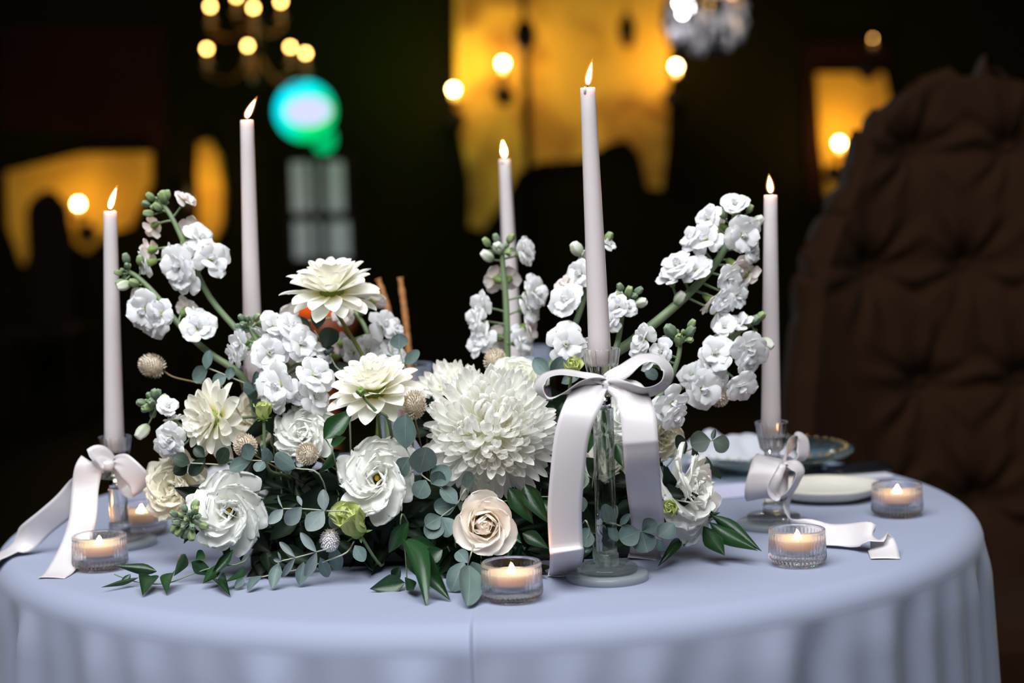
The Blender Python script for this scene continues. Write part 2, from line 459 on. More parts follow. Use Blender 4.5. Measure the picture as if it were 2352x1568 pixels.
# leaves: unit length and unit width, scaled apart
PM['euc'] = [petal('eucalyptus_leaf', 1, 1.0, 8, 9, 0.06, 0.48, 2.0, 0.5, bb, cc, 0, cu, 0.01, 1.0, seed=100 + s) for s, (bb, cc, cu) in enumerate(((0.1, -0.2, 0.25), (-0.15, 0.35, 0.45), (0.2, -0.6, 0.3), (0.0, 0.3, -0.35)))]
PM['oval'] = [petal('narrow_leaf', 1, 1.0, 6, 9, 0.06, 0.5, 1.7, 0.65, 0.1, -0.25, 0, 0.35, 0.0, seed=110)]
PM['ruscus'] = [petal('ruscus_leaf', 1, 1.0, 6, 12, 0.05, 0.38, 1.25, 1.0, bb, cc, dd, cu, 0.008, 1.0, seed=120 + s) for s, (bb, cc, dd, cu) in enumerate(((0.2, -0.5, 0.1, 0.45), (0.35, -1.0, 0.2, 0.4), (-0.1, 0.3, 0.2, 0.5), (0.0, 0.6, -0.5, -0.4)))]

def leaf_mx(P0, P1, wid, nrm=(0, -1, 0.25), roll=0.0, zs=None):
    d = P1 - P0; L = d.length; yv = d / L
    n = V(nrm); n = (n - yv * n.dot(yv))
    if n.length < 1e-4: n = yv.orthogonal()
    n.normalize()
    n = M.Rotation(roll, 3, yv) @ n
    xv = yv.cross(n)
    zs = zs if zs else L
    m = M((( xv.x * wid, yv.x * L, n.x * zs, P0.x), (xv.y * wid, yv.y * L, n.y * zs, P0.y), (xv.z * wid, yv.z * L, n.z * zs, P0.z), (0, 0, 0, 1)))
    return m

# ------------------------------------------------------------------ room shell
MT['floorwood'] = plain('dark_floor', (0.006, 0.0045, 0.002), 0.7, spec=0.04, var=0.3, vscale=3)
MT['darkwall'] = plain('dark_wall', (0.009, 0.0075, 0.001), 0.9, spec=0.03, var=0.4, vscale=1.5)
MT['darkwood'] = plain('dark_timber', (0.010, 0.005, 0.002), 0.7, spec=0.1, var=0.4, vscale=4)
MT['redwood'] = plain('red_brown_panel', (0.020, 0.005, 0.0015), 0.7, spec=0.05, var=0.4, vscale=2)
WY = 7.9                         # far wall

def structure(name, me, mat, mx=None):
    return ob(name, me, mat, None, mx, kind='structure')

structure('floor', box('floor', 12, 13, 0.1, 0, -0.05), MT['floorwood'], M.Translation((0, 1.9, 0)))
structure('ceiling', box('ceiling', 12, 8.6, 0.1, 0, 0.05), MT['darkwall'], M.Translation((0, 4.3, 4.2)))
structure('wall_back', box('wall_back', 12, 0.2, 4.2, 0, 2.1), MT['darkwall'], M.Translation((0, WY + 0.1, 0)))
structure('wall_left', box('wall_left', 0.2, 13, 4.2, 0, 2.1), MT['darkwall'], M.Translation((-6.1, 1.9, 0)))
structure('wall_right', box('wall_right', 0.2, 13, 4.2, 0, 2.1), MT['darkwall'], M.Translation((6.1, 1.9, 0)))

def ochre(name, light, dark, scale, thr):
    """old ochre plaster with brown stains"""
    m, nt, b, out = newmat(name)
    tc = nt.nodes.new('ShaderNodeTexCoord')
    nz = nt.nodes.new('ShaderNodeTexNoise'); nz.inputs['Scale'].default_value = scale; nz.inputs['Detail'].default_value = 4; nz.inputs['Distortion'].default_value = 0.6
    nt.links.new(tc.outputs['Object'], nz.inputs['Vector'])
    rp = nt.nodes.new('ShaderNodeValToRGB')
    rp.color_ramp.elements[0].position = thr - 0.09; rp.color_ramp.elements[0].color = (*dark, 1)
    rp.color_ramp.elements[1].position = thr + 0.09; rp.color_ramp.elements[1].color = (*light, 1)
    nt.links.new(nz.outputs['Fac'], rp.inputs['Fac']); nt.links.new(rp.outputs['Color'], b.inputs['Base Color'])
    b.inputs['Roughness'].default_value = 0.9
    return m
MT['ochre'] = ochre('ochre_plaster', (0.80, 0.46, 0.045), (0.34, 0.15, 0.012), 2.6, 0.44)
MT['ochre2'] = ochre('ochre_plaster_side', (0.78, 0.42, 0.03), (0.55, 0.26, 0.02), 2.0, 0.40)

def wallpoly(name, pts, mat, y=WY, th=0.05):
    P = [U(px, py, y - th) for px, py in pts]
    me = prism(name, [(p.x, p.z) for p in P], y - th, y)
    return me

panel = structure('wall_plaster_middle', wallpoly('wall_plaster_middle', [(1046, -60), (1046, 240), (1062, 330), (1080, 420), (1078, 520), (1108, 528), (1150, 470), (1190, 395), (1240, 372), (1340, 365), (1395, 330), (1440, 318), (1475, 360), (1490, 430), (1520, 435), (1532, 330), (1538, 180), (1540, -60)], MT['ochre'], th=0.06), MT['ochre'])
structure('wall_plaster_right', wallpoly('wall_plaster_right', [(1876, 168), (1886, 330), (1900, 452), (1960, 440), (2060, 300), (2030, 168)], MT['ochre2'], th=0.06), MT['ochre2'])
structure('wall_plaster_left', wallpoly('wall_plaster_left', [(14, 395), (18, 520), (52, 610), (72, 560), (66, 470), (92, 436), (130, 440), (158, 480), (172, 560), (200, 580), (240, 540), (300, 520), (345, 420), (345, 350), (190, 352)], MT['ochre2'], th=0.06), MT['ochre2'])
structure('trim_1', wallpoly('trim_1', [(455, 330), (452, 400), (458, 470), (456, 535), (485, 560), (508, 520), (512, 440), (500, 360), (478, 322)], MT['ochre2'], th=0.10), MT['ochre2'])
structure('trim_2', wallpoly('trim_2', [(0, 170), (0, 300), (340, 310), (340, 345), (380, 345), (380, 60), (0, 60)], MT['redwood'], th=0.04), MT['redwood'])
structure('trim_3', wallpoly('trim_3', [(1850, 200), (1862, 470), (1882, 470), (1872, 150), (2040, 150), (2040, 100), (1850, 100)], MT['redwood'], th=0.05), MT['redwood'])

# window of dim grey panes on the far wall
MT['pane'] = plain('dusk_window_pane', (0.3, 0.32, 0.33), 0.3, emit=(0.55, 0.66, 0.68), estr=0.18)
win = structure('window_1', wallpoly('window_1', [(648, 345), (655, 605), (825, 610), (812, 345)], MT['darkwood'], th=0.05), MT['darkwood'])
for x0, y0, x1, y1 in ((668, 372, 732, 486), (748, 372, 792, 486), (674, 510, 738, 592), (754, 510, 804, 590)):
    a = U(x0, y0, WY - 0.055); c = U(x1, y1, WY - 0.055)
    me = box('pane', abs(c.x - a.x), 0.012, abs(a.z - c.z), 0.002)
    ob('pane', me, MT['pane'], win, M.Translation((a + c) / 2))

# ------------------------------------------------------------------ table and cloth
TC = V((-0.033, 0.0, 0.0)); TR = 0.566
tb = thing('round_table', 'round table hidden under the white cloth', 'table', TC)
ob('table_top', lathe('table_top', [(0, 0.715), (TR - 0.014, 0.715), (TR - 0.008, 0.722), (TR - 0.008, 0.738), (TR - 0.014, 0.744), (0, 0.744)], 64), MT['darkwood'], tb)
ob('pedestal', lathe('pedestal', [(0, 0.03), (0.05, 0.03), (0.04, 0.1), (0.045, 0.4), (0.06, 0.70), (0.15, 0.715), (0, 0.715)], 24), MT['darkwood'], tb)
ob('foot', lathe('foot', [(0, 0.001), (0.24, 0.001), (0.24, 0.015), (0.06, 0.04), (0, 0.04)], 32), MT['darkwood'], tb)

def cloth_mesh():
    NA = 540
    rings = []
    for i in range(15): rings.append((TR - 0.025) * (i + 1) / 15)
    prof_ = [(r, TOP, 0.0) for r in rings]
    for i in range(1, 8):
        a = math.pi / 2 * i / 7
        prof_.append((TR - 0.025 + 0.025 * math.sin(a), TOP - 0.025 * (1 - math.cos(a)), 0.0))
    for i in range(1, 31):
        d = 0.70 * (i / 30) ** 1.5
        prof_.append((TR + 0.02 * d, TOP - 0.025 - d, d))
    rr = random.Random(5)
    comps = [(rr.choice([23, 31, 37, 43, 52]), rr.uniform(0, 6.28), rr.uniform(0.5, 1)) for _ in range(4)]
    acr = math.atan2(-TR, U(1082, 1440, -TR).x - TC.x)
    AN = sorted([2 * math.pi * k / NA for k in range(NA)] + [(acr + 0.0016 * q_) % (2 * math.pi) for q_ in range(-14, 30) if q_])
    NA = len(AN)
    vs = [(0, 0, TOP)]; fs = []
    for (r, z, d) in prof_:
        for a in AN:
            f = sum(w_ * math.sin(n_ * a + p_) for n_, p_, w_ in comps) / 2.4
            amp = min(1, d / 0.03) * 0.0055 + 0.040 * d
            ra = r + amp * f + amp * 0.6
            # pressed crease that runs over the edge and down the front
            sh = 0.010 * max(0.0, (TR - 0.02 - r) / 0.1) + 0.02 * d
            da = (a - acr - sh + math.pi) % (2 * math.pi) - math.pi
            ed = max(0.0, min(1.0, (r - 0.47) / 0.07))
            zz = z
            if abs(da) < 0.25 and ed > 0:
                st = (1 / (1 + math.exp(-da / 0.0014))) * math.exp(-max(0, da) / 0.05) * ed
                if r > TR - 0.02 or d > 0: ra += 0.0085 * st
                if d == 0: zz += 0.0035 * st
            vs.append((ra * math.cos(a), ra * math.sin(a), zz))
    for k in range(NA):
        fs.append((0, 1 + k, 1 + (k + 1) % NA))
    for j in range(len(prof_) - 1):
        for k in range(NA):
            a = 1 + j * NA + k; b = 1 + j * NA + (k + 1) % NA
            fs.append((a, a + NA, b + NA, b))
    return mesh('tablecloth', vs, fs)
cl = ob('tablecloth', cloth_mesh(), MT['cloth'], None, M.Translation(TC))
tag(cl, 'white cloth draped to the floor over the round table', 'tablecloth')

# ------------------------------------------------------------------ flames, candles, candlesticks, tealights
def flame_mesh(name, h, r, lean):
    P = []
    n = 14
    for i in range(n + 1):
        t = i / n
        rad = r * (math.sin(math.pi * min(1, t ** 0.62)) ** 0.9) * (1.0 if t < 0.99 else 0.02)
        P.append((max(rad, 0.0), t))
    vs, fs, uvs = [], [], []
    S = 12
    for i, (rad, t) in enumerate(P):
        off = lean * t ** 1.4
        for k in range(S):
            a = 2 * math.pi * k / S
            vs.append((rad * math.cos(a) + off, rad * 0.8 * math.sin(a), h * t)); uvs.append((k / S, t))
    for i in range(n):
        for k in range(S):
            a = i * S + k; b = i * S + (k + 1) % S
            fs.append((a, b, b + S, a + S))
    return mesh(name, vs, fs, uvs)

def tapered_candle(bx, by, tx, ty, y, r0, r1, label, flame_h, flame_dx):
    """bx, by: foot in the bowl; tx, ty: shoulder; all on the plane y"""
    P0, P1 = U(bx, by, y), U(tx, ty, y)
    L = (P1 - P0).length
    t = thing('taper_candle', label, 'candle', P0, 'white taper candles in glass candlesticks')
    mx = rel(t, orient(P0, P1 - P0))
    pr = [(0, 0), (r0 * 0.86, 0.0), (r0, 0.002)]
    for i in range(1, 11):
        pr.append((r0 + (r1 - r0) * (i / 10) ** 0.9, L * i / 10))
    pr += [(r1 * 0.93, L + 0.0012), (r1 * 0.72, L + 0.0008), (r1 * 0.35, L - 0.0012), (0, L - 0.0015)]
    ob('wax_body', lathe('wax_body', pr, 28), MT['candle'], t, mx)
    # a run of wax at the shoulder
    dr = lathe('wax_drip', [(0, -0.006), (0.0012, -0.005), (0.0016, -0.002), (0.0014, 0.001), (0, 0.0022)], 10)
    ob('wax_drip', dr, MT['candle'], t, mx @ M.Translation((r1 * 0.86, -r1 * 0.4, L)))
    lx = flame_dx * K(y)
    wk = tube('wick', [(0, 0, L - 0.003), (0, 0, L + 0.003), (lx * 0.12, 0, L + 0.0065)], 0.0007, 0.0005, 6, 5)
    ob('wick', wk, MT['wick'], t, mx)
    fm = flame_mesh('flame', flame_h * K(y) * 1.06, 8.4 * K(y) * 1.15, lx * 1.02)
    fo_ = ob('flame', fm, MT['flame_veil'], t, M.Translation(P1 - P0 + V((0, 0, 0.0024))))
    fc = flame_mesh('flame_core', flame_h * K(y) * 0.86, 5.4 * K(y) * 1.15, lx * 0.80)
    ob('flame_core', fc, MT['flame'], fo_, M.Translation((lx * 0.03, 0, 0.0010)))
    return t

def candlestick(P, H, label, group='glass candlesticks on the table'):
    t = thing('candlestick', label, 'candlestick', P, group)
    ob('base', lathe('base', [(0, 0), (0.037, 0), (0.040, 0.001), (0.040, 0.006), (0.0385, 0.0072), (0, 0.0072)], 56), MT['baseglass'], t)
    ob('base_disc', lathe('base_disc', [(0, 0.0074), (0.028, 0.0074), (0.0295, 0.0085), (0.0295, 0.0125), (0.028, 0.0138), (0, 0.0138)], 48), MT['glass'], t)
    ob('collar', lathe('collar', [(0, 0.0139), (0.0116, 0.0139), (0.0116, 0.0255), (0.0105, 0.0262), (0, 0.0262)], 32), MT['crystal'], t)
    zt = H - 0.058
    ob('rod', lathe('rod', [(0, 0.0263), (0.0100, 0.0263), (0.0103, 0.0275), (0.0103, zt - 0.001), (0.0098, zt), (0, zt)], 32), MT['glass'], t)
    ob('metal_collar', lathe('metal_collar', [(0, zt + 0.0001), (0.0085, zt + 0.0001), (0.0085, zt + 0.013), (0, zt + 0.013)], 28), MT['chrome'], t)
    ob('drip_plate', lathe('drip_plate', [(0, zt + 0.0131), (0.021, zt + 0.0131), (0.0225, zt + 0.0145), (0.0225, zt + 0.0165), (0.021, zt + 0.018), (0, zt + 0.018)], 40), MT['glass'], t)
    def facet(r, z, a):
        return r * (1 + 0.035 * math.cos(16 * a)) if r > 0.0125 else r
    zb = zt + 0.0181
    bowl = [(0, zb), (0.009, zb), (0.0085, zb + 0.006), (0.0128, zb + 0.0105), (0.0155, zb + 0.024), (0.0178, H - 0.001), (0.0172, H), (0.0152, H - 0.0005), (0.0130, H - 0.014), (0.0115, H - 0.0165), (0, H - 0.0165)]
    ob('bowl', lathe('bowl', bowl, 64, facet, False), MT['crystal'], t)
    return t

def stick_at(px, y, Hbowl_px, label, bowl_py):
    top = U(px, bowl_py, y)
    P = V((top.x, y, TOP + 0.0002))
    return candlestick(P, top.z - TOP, label), P, top.z

# (bowl rim pixel) , candle foot, candle shoulder
STK = [
    (264, 1002, -0.135, (263, 1010), (253, 487), 'short glass candlestick with a bow beside two tealights', 'white taper candle in the short candlestick beside two tealights', 55, 20),
    (583, 842, -0.120, (583, 850), (567, 278), 'glass candlestick standing behind the stock spikes with bud tips', 'tall white taper candle rising next to the side-on cream dahlia', 48, 26),
    (1182, 826, 0.135, (1182, 838), (1159, 368), 'glass candlestick behind the upright stock spike and chrysanthemum', 'white taper candle behind the upright stock spike', 44, -4),
    (1381, 800, -0.385, (1379, 812), (1350, 204), 'tallest glass candlestick with a long-tailed satin bow in front of flowers', 'white taper candle in the tallest candlestick, with a drip at its top', 60, 13),
    (1772, 968, -0.145, (1771, 978), (1770, 450), 'short glass candlestick wrapped by a bow near the stoneware plate', 'white taper candle in the short candlestick near the stoneware plate', 44, -3),
]
SPOS = []
for bx, by, y, foot, sh, l1, l2, fh, fdx in STK:
    t, P, zt = stick_at(bx, y, 0, l1, by)
    SPOS.append((t, P, zt))
    k = K(y)
    f2 = U(foot[0], foot[1], y)
    fp = (foot[0], foot[1] + (f2.z - (zt - 0.0162)) / k)      # the foot stands in the bowl
    tapered_candle(fp[0], fp[1], sh[0], sh[1], y, 0.0112, 0.0073, l2, fh, fdx)

def tealight(px, py, label, s=1.0, z=TOP):
    P = TB(px, py, z)
    t = thing('tealight_holder', label, 'tealight', P + V((0, 0, 0.0002)), 'ribbed glass tealight holders on the cloth')
    def rib(r, zz, a):
        return r * (1 + 0.042 * math.cos(42 * a)) if (r > 0.0255 * s and 0.003 * s < zz < 0.031 * s) else r
    o = 0.0280 * s
    pr = [(0, 0), (0.0215 * s, 0), (0.0228 * s, 0.0012 * s), (0.0235 * s, 0.0036 * s), (o * 0.955, 0.0046 * s), (o, 0.0080 * s), (o, 0.0310 * s), (o * 1.005, 0.0330 * s), (o * 1.0, 0.0352 * s), (o * 0.97, 0.0362 * s), (o * 0.91, 0.0358 * s), (o * 0.885, 0.0335 * s), (o * 0.87, 0.0150 * s), (o * 0.80, 0.0118 * s), (0, 0.0112 * s)]
    ob('glass_cup', lathe('glass_cup', pr, 184, rib), MT['ribbed'], t)
    ob('wax', lathe('wax', [(0, 0.0165 * s), (0.0215 * s, 0.0165 * s), (0.0232 * s, 0.0175 * s), (0.0236 * s, 0.0262 * s), (0.0222 * s, 0.0268 * s), (0.010 * s, 0.0252 * s), (0, 0.0248 * s)], 40), MT['wax'], t)
    ob('wick', tube('wick', [(0, 0, 0.024 * s), (0, 0, 0.0285 * s)], 0.0006, 0.0005, 6, 2), MT['wick'], t)
    ob('flame', flame_mesh('flame', 0.0082 * s, 0.0028 * s, 0.0005), MT['flame_small'], t, M.Translation((0, 0, 0.0268 * s)))
    return t
tealight(1177, 1378, 'lit ribbed glass tealight in front of the blush rose')
tealight(231, 1306, 'lit ribbed glass tealight at the trailing leaves under the ribbon bow')
tealight(1832, 1296, 'lit ribbed glass tealight in front of the bow-wrapped candlestick')
tealight(2061, 1184, 'lit ribbed glass tealight beside the stoneware plate')
tealight(327, 1228, 'lit ribbed glass tealight behind the short bow-tied candlestick and cream lisianthus')

# ------------------------------------------------------------------ satin bows
def strip(name, pts, width, n=48):
    """pts: list of (point, width direction)"""
    C = catmull([p for p, d in pts], n); D = catmull([d for p, d in pts], n)
    vs, fs, uvs = [], [], []
    for i in range(n + 1):
        t = (C[min(i + 1, n)] - C[max(i - 1, 0)])
        d = D[i]
        if t.length > 1e-7:
            t.normalize(); d = d - t * d.dot(t)
        q = i / n
        if name == 'loop': q = min(q, 1 - q)
        g = min(1.0, 0.42 + 0.58 * q / 0.16)        # gathered at the knot
        d = d.normalized() * width / 2 * g
        pl = 0.0022 * max(0.0, 1 - q / 0.2)
        nn = t.cross(d).normalized() if t.length > 0 else V((0, 0, 0))
        for k in range(9):
            u = -1 + k / 4
            vs.append(C[i] + d * u + nn * (0.0006 * (1 - u * u) + pl * math.sin(2.6 * math.pi * u))); uvs.append((k / 8, i / n))
    for i in range(n):
        for k in range(8):
            a = i * 9 + k
            fs.append((a, a + 1, a + 10, a + 9))
    return mesh(name, vs, fs, uvs)

def bow(label, parts, knot, y, ksize):
    P = U(knot[0], knot[1], y)
    t = thing('ribbon_bow', label, 'ribbon', P, 'satin bows on the candlesticks')
    for nm, wpx, pts in parts:
        L = []
        for q in pts:
            p = q[0] if isinstance(q[0], V) else U(q[0], q[1], y + q[2])
            L.append((p - P, V(q[-1])))
        o = ob(nm, strip(nm, L, wpx * K(y)), MT['satin'], t)
        sm = o.modifiers.new('thickness', 'SOLIDIFY'); sm.thickness = 0.0004; sm.offset = 0
    kn = lathe('knot', [(0, -1), (0.5, -0.9), (0.85, -0.5), (0.8, 0), (0.9, 0.4), (0.6, 0.85), (0, 1)], 16, lambda r, z, a: r * (1 + 0.12 * math.sin(3 * a + 2 * z)))
    ob('knot', kn, MT['satin'], t, M.Translation((0, -0.022, 0)) @ M.Diagonal((ksize * K(y), ksize * 0.8 * K(y), ksize * 0.8 * K(y), 1)))
    return t

X = (1, 0, 0)
bow('long-tailed satin bow tied under the bowl of the tallest candlestick', [
    ('loop', 64, [(1390, 874, -0.020, (0.1, 0.6, 0.7)), (1345, 862, -0.026, (0.0, 1, 0.22)), (1290, 854, -0.028, (0.0, 1, 0.10)), (1252, 864, -0.028, (-0.2, 1, 0.05)), (1240, 890, -0.030, (-0.35, 1, 0.0)), (1262, 914, -0.034, (-0.15, 1, -0.08)), (1300, 902, -0.036, (0.05, 1, -0.2)), (1345, 886, -0.034, (0.1, 0.7, -0.6)), (1388, 882, -0.022, (0.1, 0.4, -0.9))]),
    ('loop', 64, [(1392, 874, -0.020, (-0.2, 0.5, 0.8)), (1430, 854, -0.024, (-0.2, 0.9, 0.40)), (1472, 824, -0.024, (-0.15, 1, 0.22)), (1512, 826, -0.022, (0.2, 1, 0.22)), (1534, 854, -0.024, (0.45, 0.9, 0.05)), (1520, 886, -0.030, (0.35, 0.9, -0.25)), (1480, 902, -0.036, (0.1, 0.85, -0.45)), (1435, 892, -0.034, (0.1, 0.7, -0.65)), (1394, 882, -0.022, (0, 0.35, -1))]),
    ('tail', 78, [(1384, 878, -0.020, (0.75, 0.2, -0.6)), (1362, 892, -0.034, (0.95, 0.1, -0.25)), (1345, 918, -0.044, (1, 0, -0.22)), (1326, 958, -0.054, (1, 0, -0.22)), (1312, 1010, -0.056, (1, 0.05, -0.12)), (1304, 1080, -0.054, (1, 0.1, -0.03)), (1297, 1170, -0.048, (1, 0.12, 0.02)), (1300, 1252, -0.040, (1, 0.15, 0.04)), (1302, 1270, -0.041, (1, 0.15, 0.05)), (TB(1298, 1312, TOP + 0.006), (1, 0.2, 0.05)), (TB(1294, 1324, TOP + 0.001), (1, 0.2, 0.05))]),
    ('tail', 80, [(1398, 880, -0.020, (0.7, 0.2, 0.6)), (1428, 892, -0.032, (0.95, 0, 0.15)), (1452, 915, -0.038, (1, 0, -0.12)), (1466, 955, -0.050, (1, 0, -0.08)), (1470, 1005, -0.056, (1, 0, 0.04)), (1472, 1025, -0.055, (1, 0, 0.04)), (1475, 1070, -0.044, (1, 0, 0.03)), (1480, 1130, -0.005, (1, 0, 0)), (1487, 1190, 0.045, (1, 0.1, -0.05)), (1486, 1240, 0.085, (1, 0.1, -0.05)), (TB(1482, 1272, TOP + 0.004), (1, 0.1, -0.1)), (TB(1478, 1284, TOP + 0.001), (1, 0.1, -0.1))]),
], (1390, 878), -0.405, 17)
bow('satin bow with one loop and two tails on the candlestick beside two tealights', [
    ('loop', 58, [(262, 1062, -0.014, (0.2, 0.1, 1)), (285, 1070, -0.03, (0.45, -0.15, 0.9)), (315, 1098, -0.036, (0.75, -0.2, 0.65)), (330, 1122, -0.03, (0.8, 0.2, 0.5)), (318, 1128, -0.014, (0.6, 0.7, 0.4)), (296, 1108, 0.002, (0.5, 0.5, 0.7)), (265, 1066, -0.008, (0.2, 0.1, 1))]),
    ('tail', 62, [(262, 1060, -0.014, (0, 0.3, 1)), (232, 1050, -0.024, (0.35, 0.4, 0.85)), (206, 1072, -0.03, (0.85, 0.2, 0.5)), (196, 1120, -0.034, (1, 0, 0.1)), (190, 1190, -0.05, (1, 0, 0.0)), (172, 1250, -0.065, (1, 0, -0.1)), (TB(140, 1308, TOP + 0.004), (1, 0.2, 0)), (TB(118, 1327, TOP + 0.001), (1, 0.3, 0))]),
    ('tail', 62, [(260, 1062, -0.014, (0, 0.3, 1)), (226, 1062, -0.018, (0.5, 0.3, 0.8)), (190, 1112, -0.012, (0.9, 0.1, 0.4)), (150, 1160, -0.008, (0.75, 0.2, -0.5)), (90, 1210, -0.004, (0.7, 0.3, -0.6)), (TB(30, 1262, TOP + 0.006), (0.6, -0.75, 0)), (TB(-40, 1290, TOP + 0.0015), (0.55, -0.8, 0))]),
], (258, 1062), -0.168, 15)
bow('full satin bow with a tail lying on the cloth by the stoneware plate', [
    ('loop', 76, [(1798, 1062, -0.018, (0.8, -0.1, -0.5)), (1772, 1058, -0.034, (1, 0, -0.25)), (1758, 1090, -0.046, (1, 0, 0.0)), (1748, 1128, -0.044, (1, 0, 0.1)), (1756, 1142, -0.03, (1, 0, 0.1)), (1775, 1110, -0.022, (1, 0, 0.0)), (1796, 1068, -0.016, (0.9, 0, -0.3))]),
    ('loop', 44, [(1800, 1062, -0.02, (0.5, 0.8, 0.2)), (1786, 1080, -0.036, (0.35, 0.95, 0.0)), (1770, 1118, -0.042, (0.5, 0.9, 0)), (1786, 1144, -0.040, (0.5, 0.8, -0.3)), (1815, 1130, -0.040, (0.6, 0.8, 0)), (1836, 1088, -0.036, (0.5, 0.8, 0.3)), (1822, 1066, -0.030, (0.3, 0.8, 0.4)), (1802, 1062, -0.02, (0.5, 0.8, 0.2))]),
    ('loop', 40, [(1800, 1060, -0.016, (0.3, 0.9, 0.3)), (1818, 1020, -0.012, (0.7, 0.7, 0.1)), (1830, 1000, -0.01, (0.5, 0.9, 0.3)), (1844, 1012, -0.012, (0.8, 0.7, -0.1)), (1840, 1048, -0.016, (0.8, 0.6, 0)), (1804, 1064, -0.016, (0.3, 0.9, 0.3))]),
    ('tail', 62, [(1802, 1064, -0.02, (0.4, 0.9, 0)), (1832, 1072, -0.024, (0.4, 0.9, 0.1)), (1820, 1120, -0.022, (0.35, 0.95, 0)), (1808, 1168, -0.026, (0.3, 0.9, -0.3)), (TB(1826, 1214, TOP + 0.012), (0.3, 0.6, -0.7)), (TB(1880, 1226, TOP + 0.012), (-0.1, -0.75, -0.6)), (TB(1950, 1228, TOP + 0.014), (0, -0.8, -0.55)), (TB(1998, 1228, TOP + 0.018), (0.1, -0.9, -0.4)), (TB(2022, 1248, TOP + 0.009), (0.7, -0.7, 0.1)), (TB(2034, 1283, TOP + 0.001), (1, 0.05, 0))]),
], (1800, 1063), -0.155, 14)

# ------------------------------------------------------------------ floral foam in a tray (the flowers stand in it)
FC = V((-0.075, -0.215, TOP))
fo = thing('floral_foam_tray', 'dark floral foam block in a low black tray under the flowers', 'flower holder', FC + V((0, 0, 0.0003)))
ob('tray', box('tray', 0.40, 0.15, 0.018, 0.004, 0.009), MT['tray'], fo)
ob('foam', box('foam', 0.38, 0.13, 0.055, 0.012, 0.045), MT['foam'], fo)

def foam_pt(x, dy=0.0, z=0.055):
    return V((max(FC.x - 0.17, min(FC.x + 0.17, x)), FC.y + dy, TOP + z))

def stem_to_foam(t, P, back, rad, mat, mid=None, foot=None):
    """stem from the back of a flower head down into the foam"""
    A = foot if foot is not None else foam_pt(P.x * 0.8 + FC.x * 0.2)
    L = (P - A).length
    Q = P + back * min(0.05, L * 0.4)
    pts = [A, A.lerp(Q, 0.55) + V((0, 0, 0.006)), Q, P] if mid is None else [A] + mid + [P]
    ob('stem', tube('stem', [p - V(t.location) for p in pts], rad, rad * 0.8, 7, 16), mat, t)

# ---- stock
def floret(t, P, face, rad, mat, rr, stempt, openness=1.0):
    """double stock floret: calyx (the part) with its petals (sub-parts); rad in metres"""
    face = V(face).normalized()
    mx = orient(P - V(t.location), face, rr.uniform(0, 6.28))
    base = -0.62 * rad
    cal = PM.get('calyx_mesh')
    if cal is None:
        cal = lathe('floret', [(0, -0.66), (0.10, -0.64), (0.20, -0.50), (0.23, -0.28), (0.28, -0.04), (0.14, 0.0), (0.06, 0.05), (0, 0.08)], 10, lambda r, z, a: r * (1 + 0.16 * math.cos(4 * a)))
        PM['calyx_mesh'] = cal
    f = obm('floret', cal, MT['calyx'], t, mx @ M.Scale(rad, 4))
    n1 = rr.choice((4, 5, 5)); a0 = rr.uniform(0, 6.28)
    for ring, n, e0, s0, r0, z0, key in ((0, n1, 12, 0.92, 0.10, -0.02, 'stock'), (1, rr.choice((4, 5)), 34, 0.76, 0.07, 0.02, 'stock'), (2, rr.choice((3, 4)), 60, 0.46, 0.04, 0.04, 'stock_in'), (3, 2 if rr.random() < 0.4 else 0, 80, 0.30, 0.02, 0.05, 'stock_in')):
        for i in range(n):
            az = a0 + ring * 0.6 + 2 * math.pi * (i + rr.uniform(-0.16, 0.16)) / n
            e = R(e0 + rr.uniform(-13, 13)) + (1 - openness) * 0.9
            s = s0 * rr.uniform(0.85, 1.12)
            m = M.Rotation(az, 4, 'Z') @ M.Translation((0, r0, z0)) @ M.Rotation(e, 4, 'X') @ M.Rotation(rr.uniform(-0.3, 0.3), 4, 'Y') @ M.Scale(s, 4)
            obm('petal', rr.choice(PM[key]), mat, f, m)
    # short stalk to the main stem
    B = P - face * (0.62 * rad)
    if stempt is not None and (B - stempt).length > 0.004:
        C = (B + stempt) / 2 - face * 0.25 * rad
        ob('stalk', tube('stalk', [stempt - V(t.location), C - V(t.location), B - V(t.location)], 0.0014, 0.0012, 6, 6), MT['stem'], t)
    return f

def bud_mesh():
    if 'bud' not in PM:
        PM['bud'] = lathe('bud', [(0, 0), (0.14, 0.02), (0.28, 0.18), (0.36, 0.42), (0.35, 0.66), (0.27, 0.86), (0.24, 0.97), (0.14, 1.02), (0.10, 0.94), (0, 0.95)], 16, lambda r, z, a: r * (1 + 0.17 * math.cos(4 * a)))
    return PM['bud']

def bud(t, P, d, L, mat, stempt=None):
    obm('bud', bud_mesh(), mat, t, orient(P - V(t.location), d, RND.uniform(0, 6), L))
    if mat is MT['budwhite']:
        pass
    if stempt is not None and (P - stempt).length > 0.003:
        C = (P + stempt) / 2 - V(d).normalized() * 0.003
        ob('stalk', tube('stalk', [stempt - V(t.location), C - V(t.location), P - V(t.location)], 0.0011, 0.0010, 5, 5), MT['stem'], t)

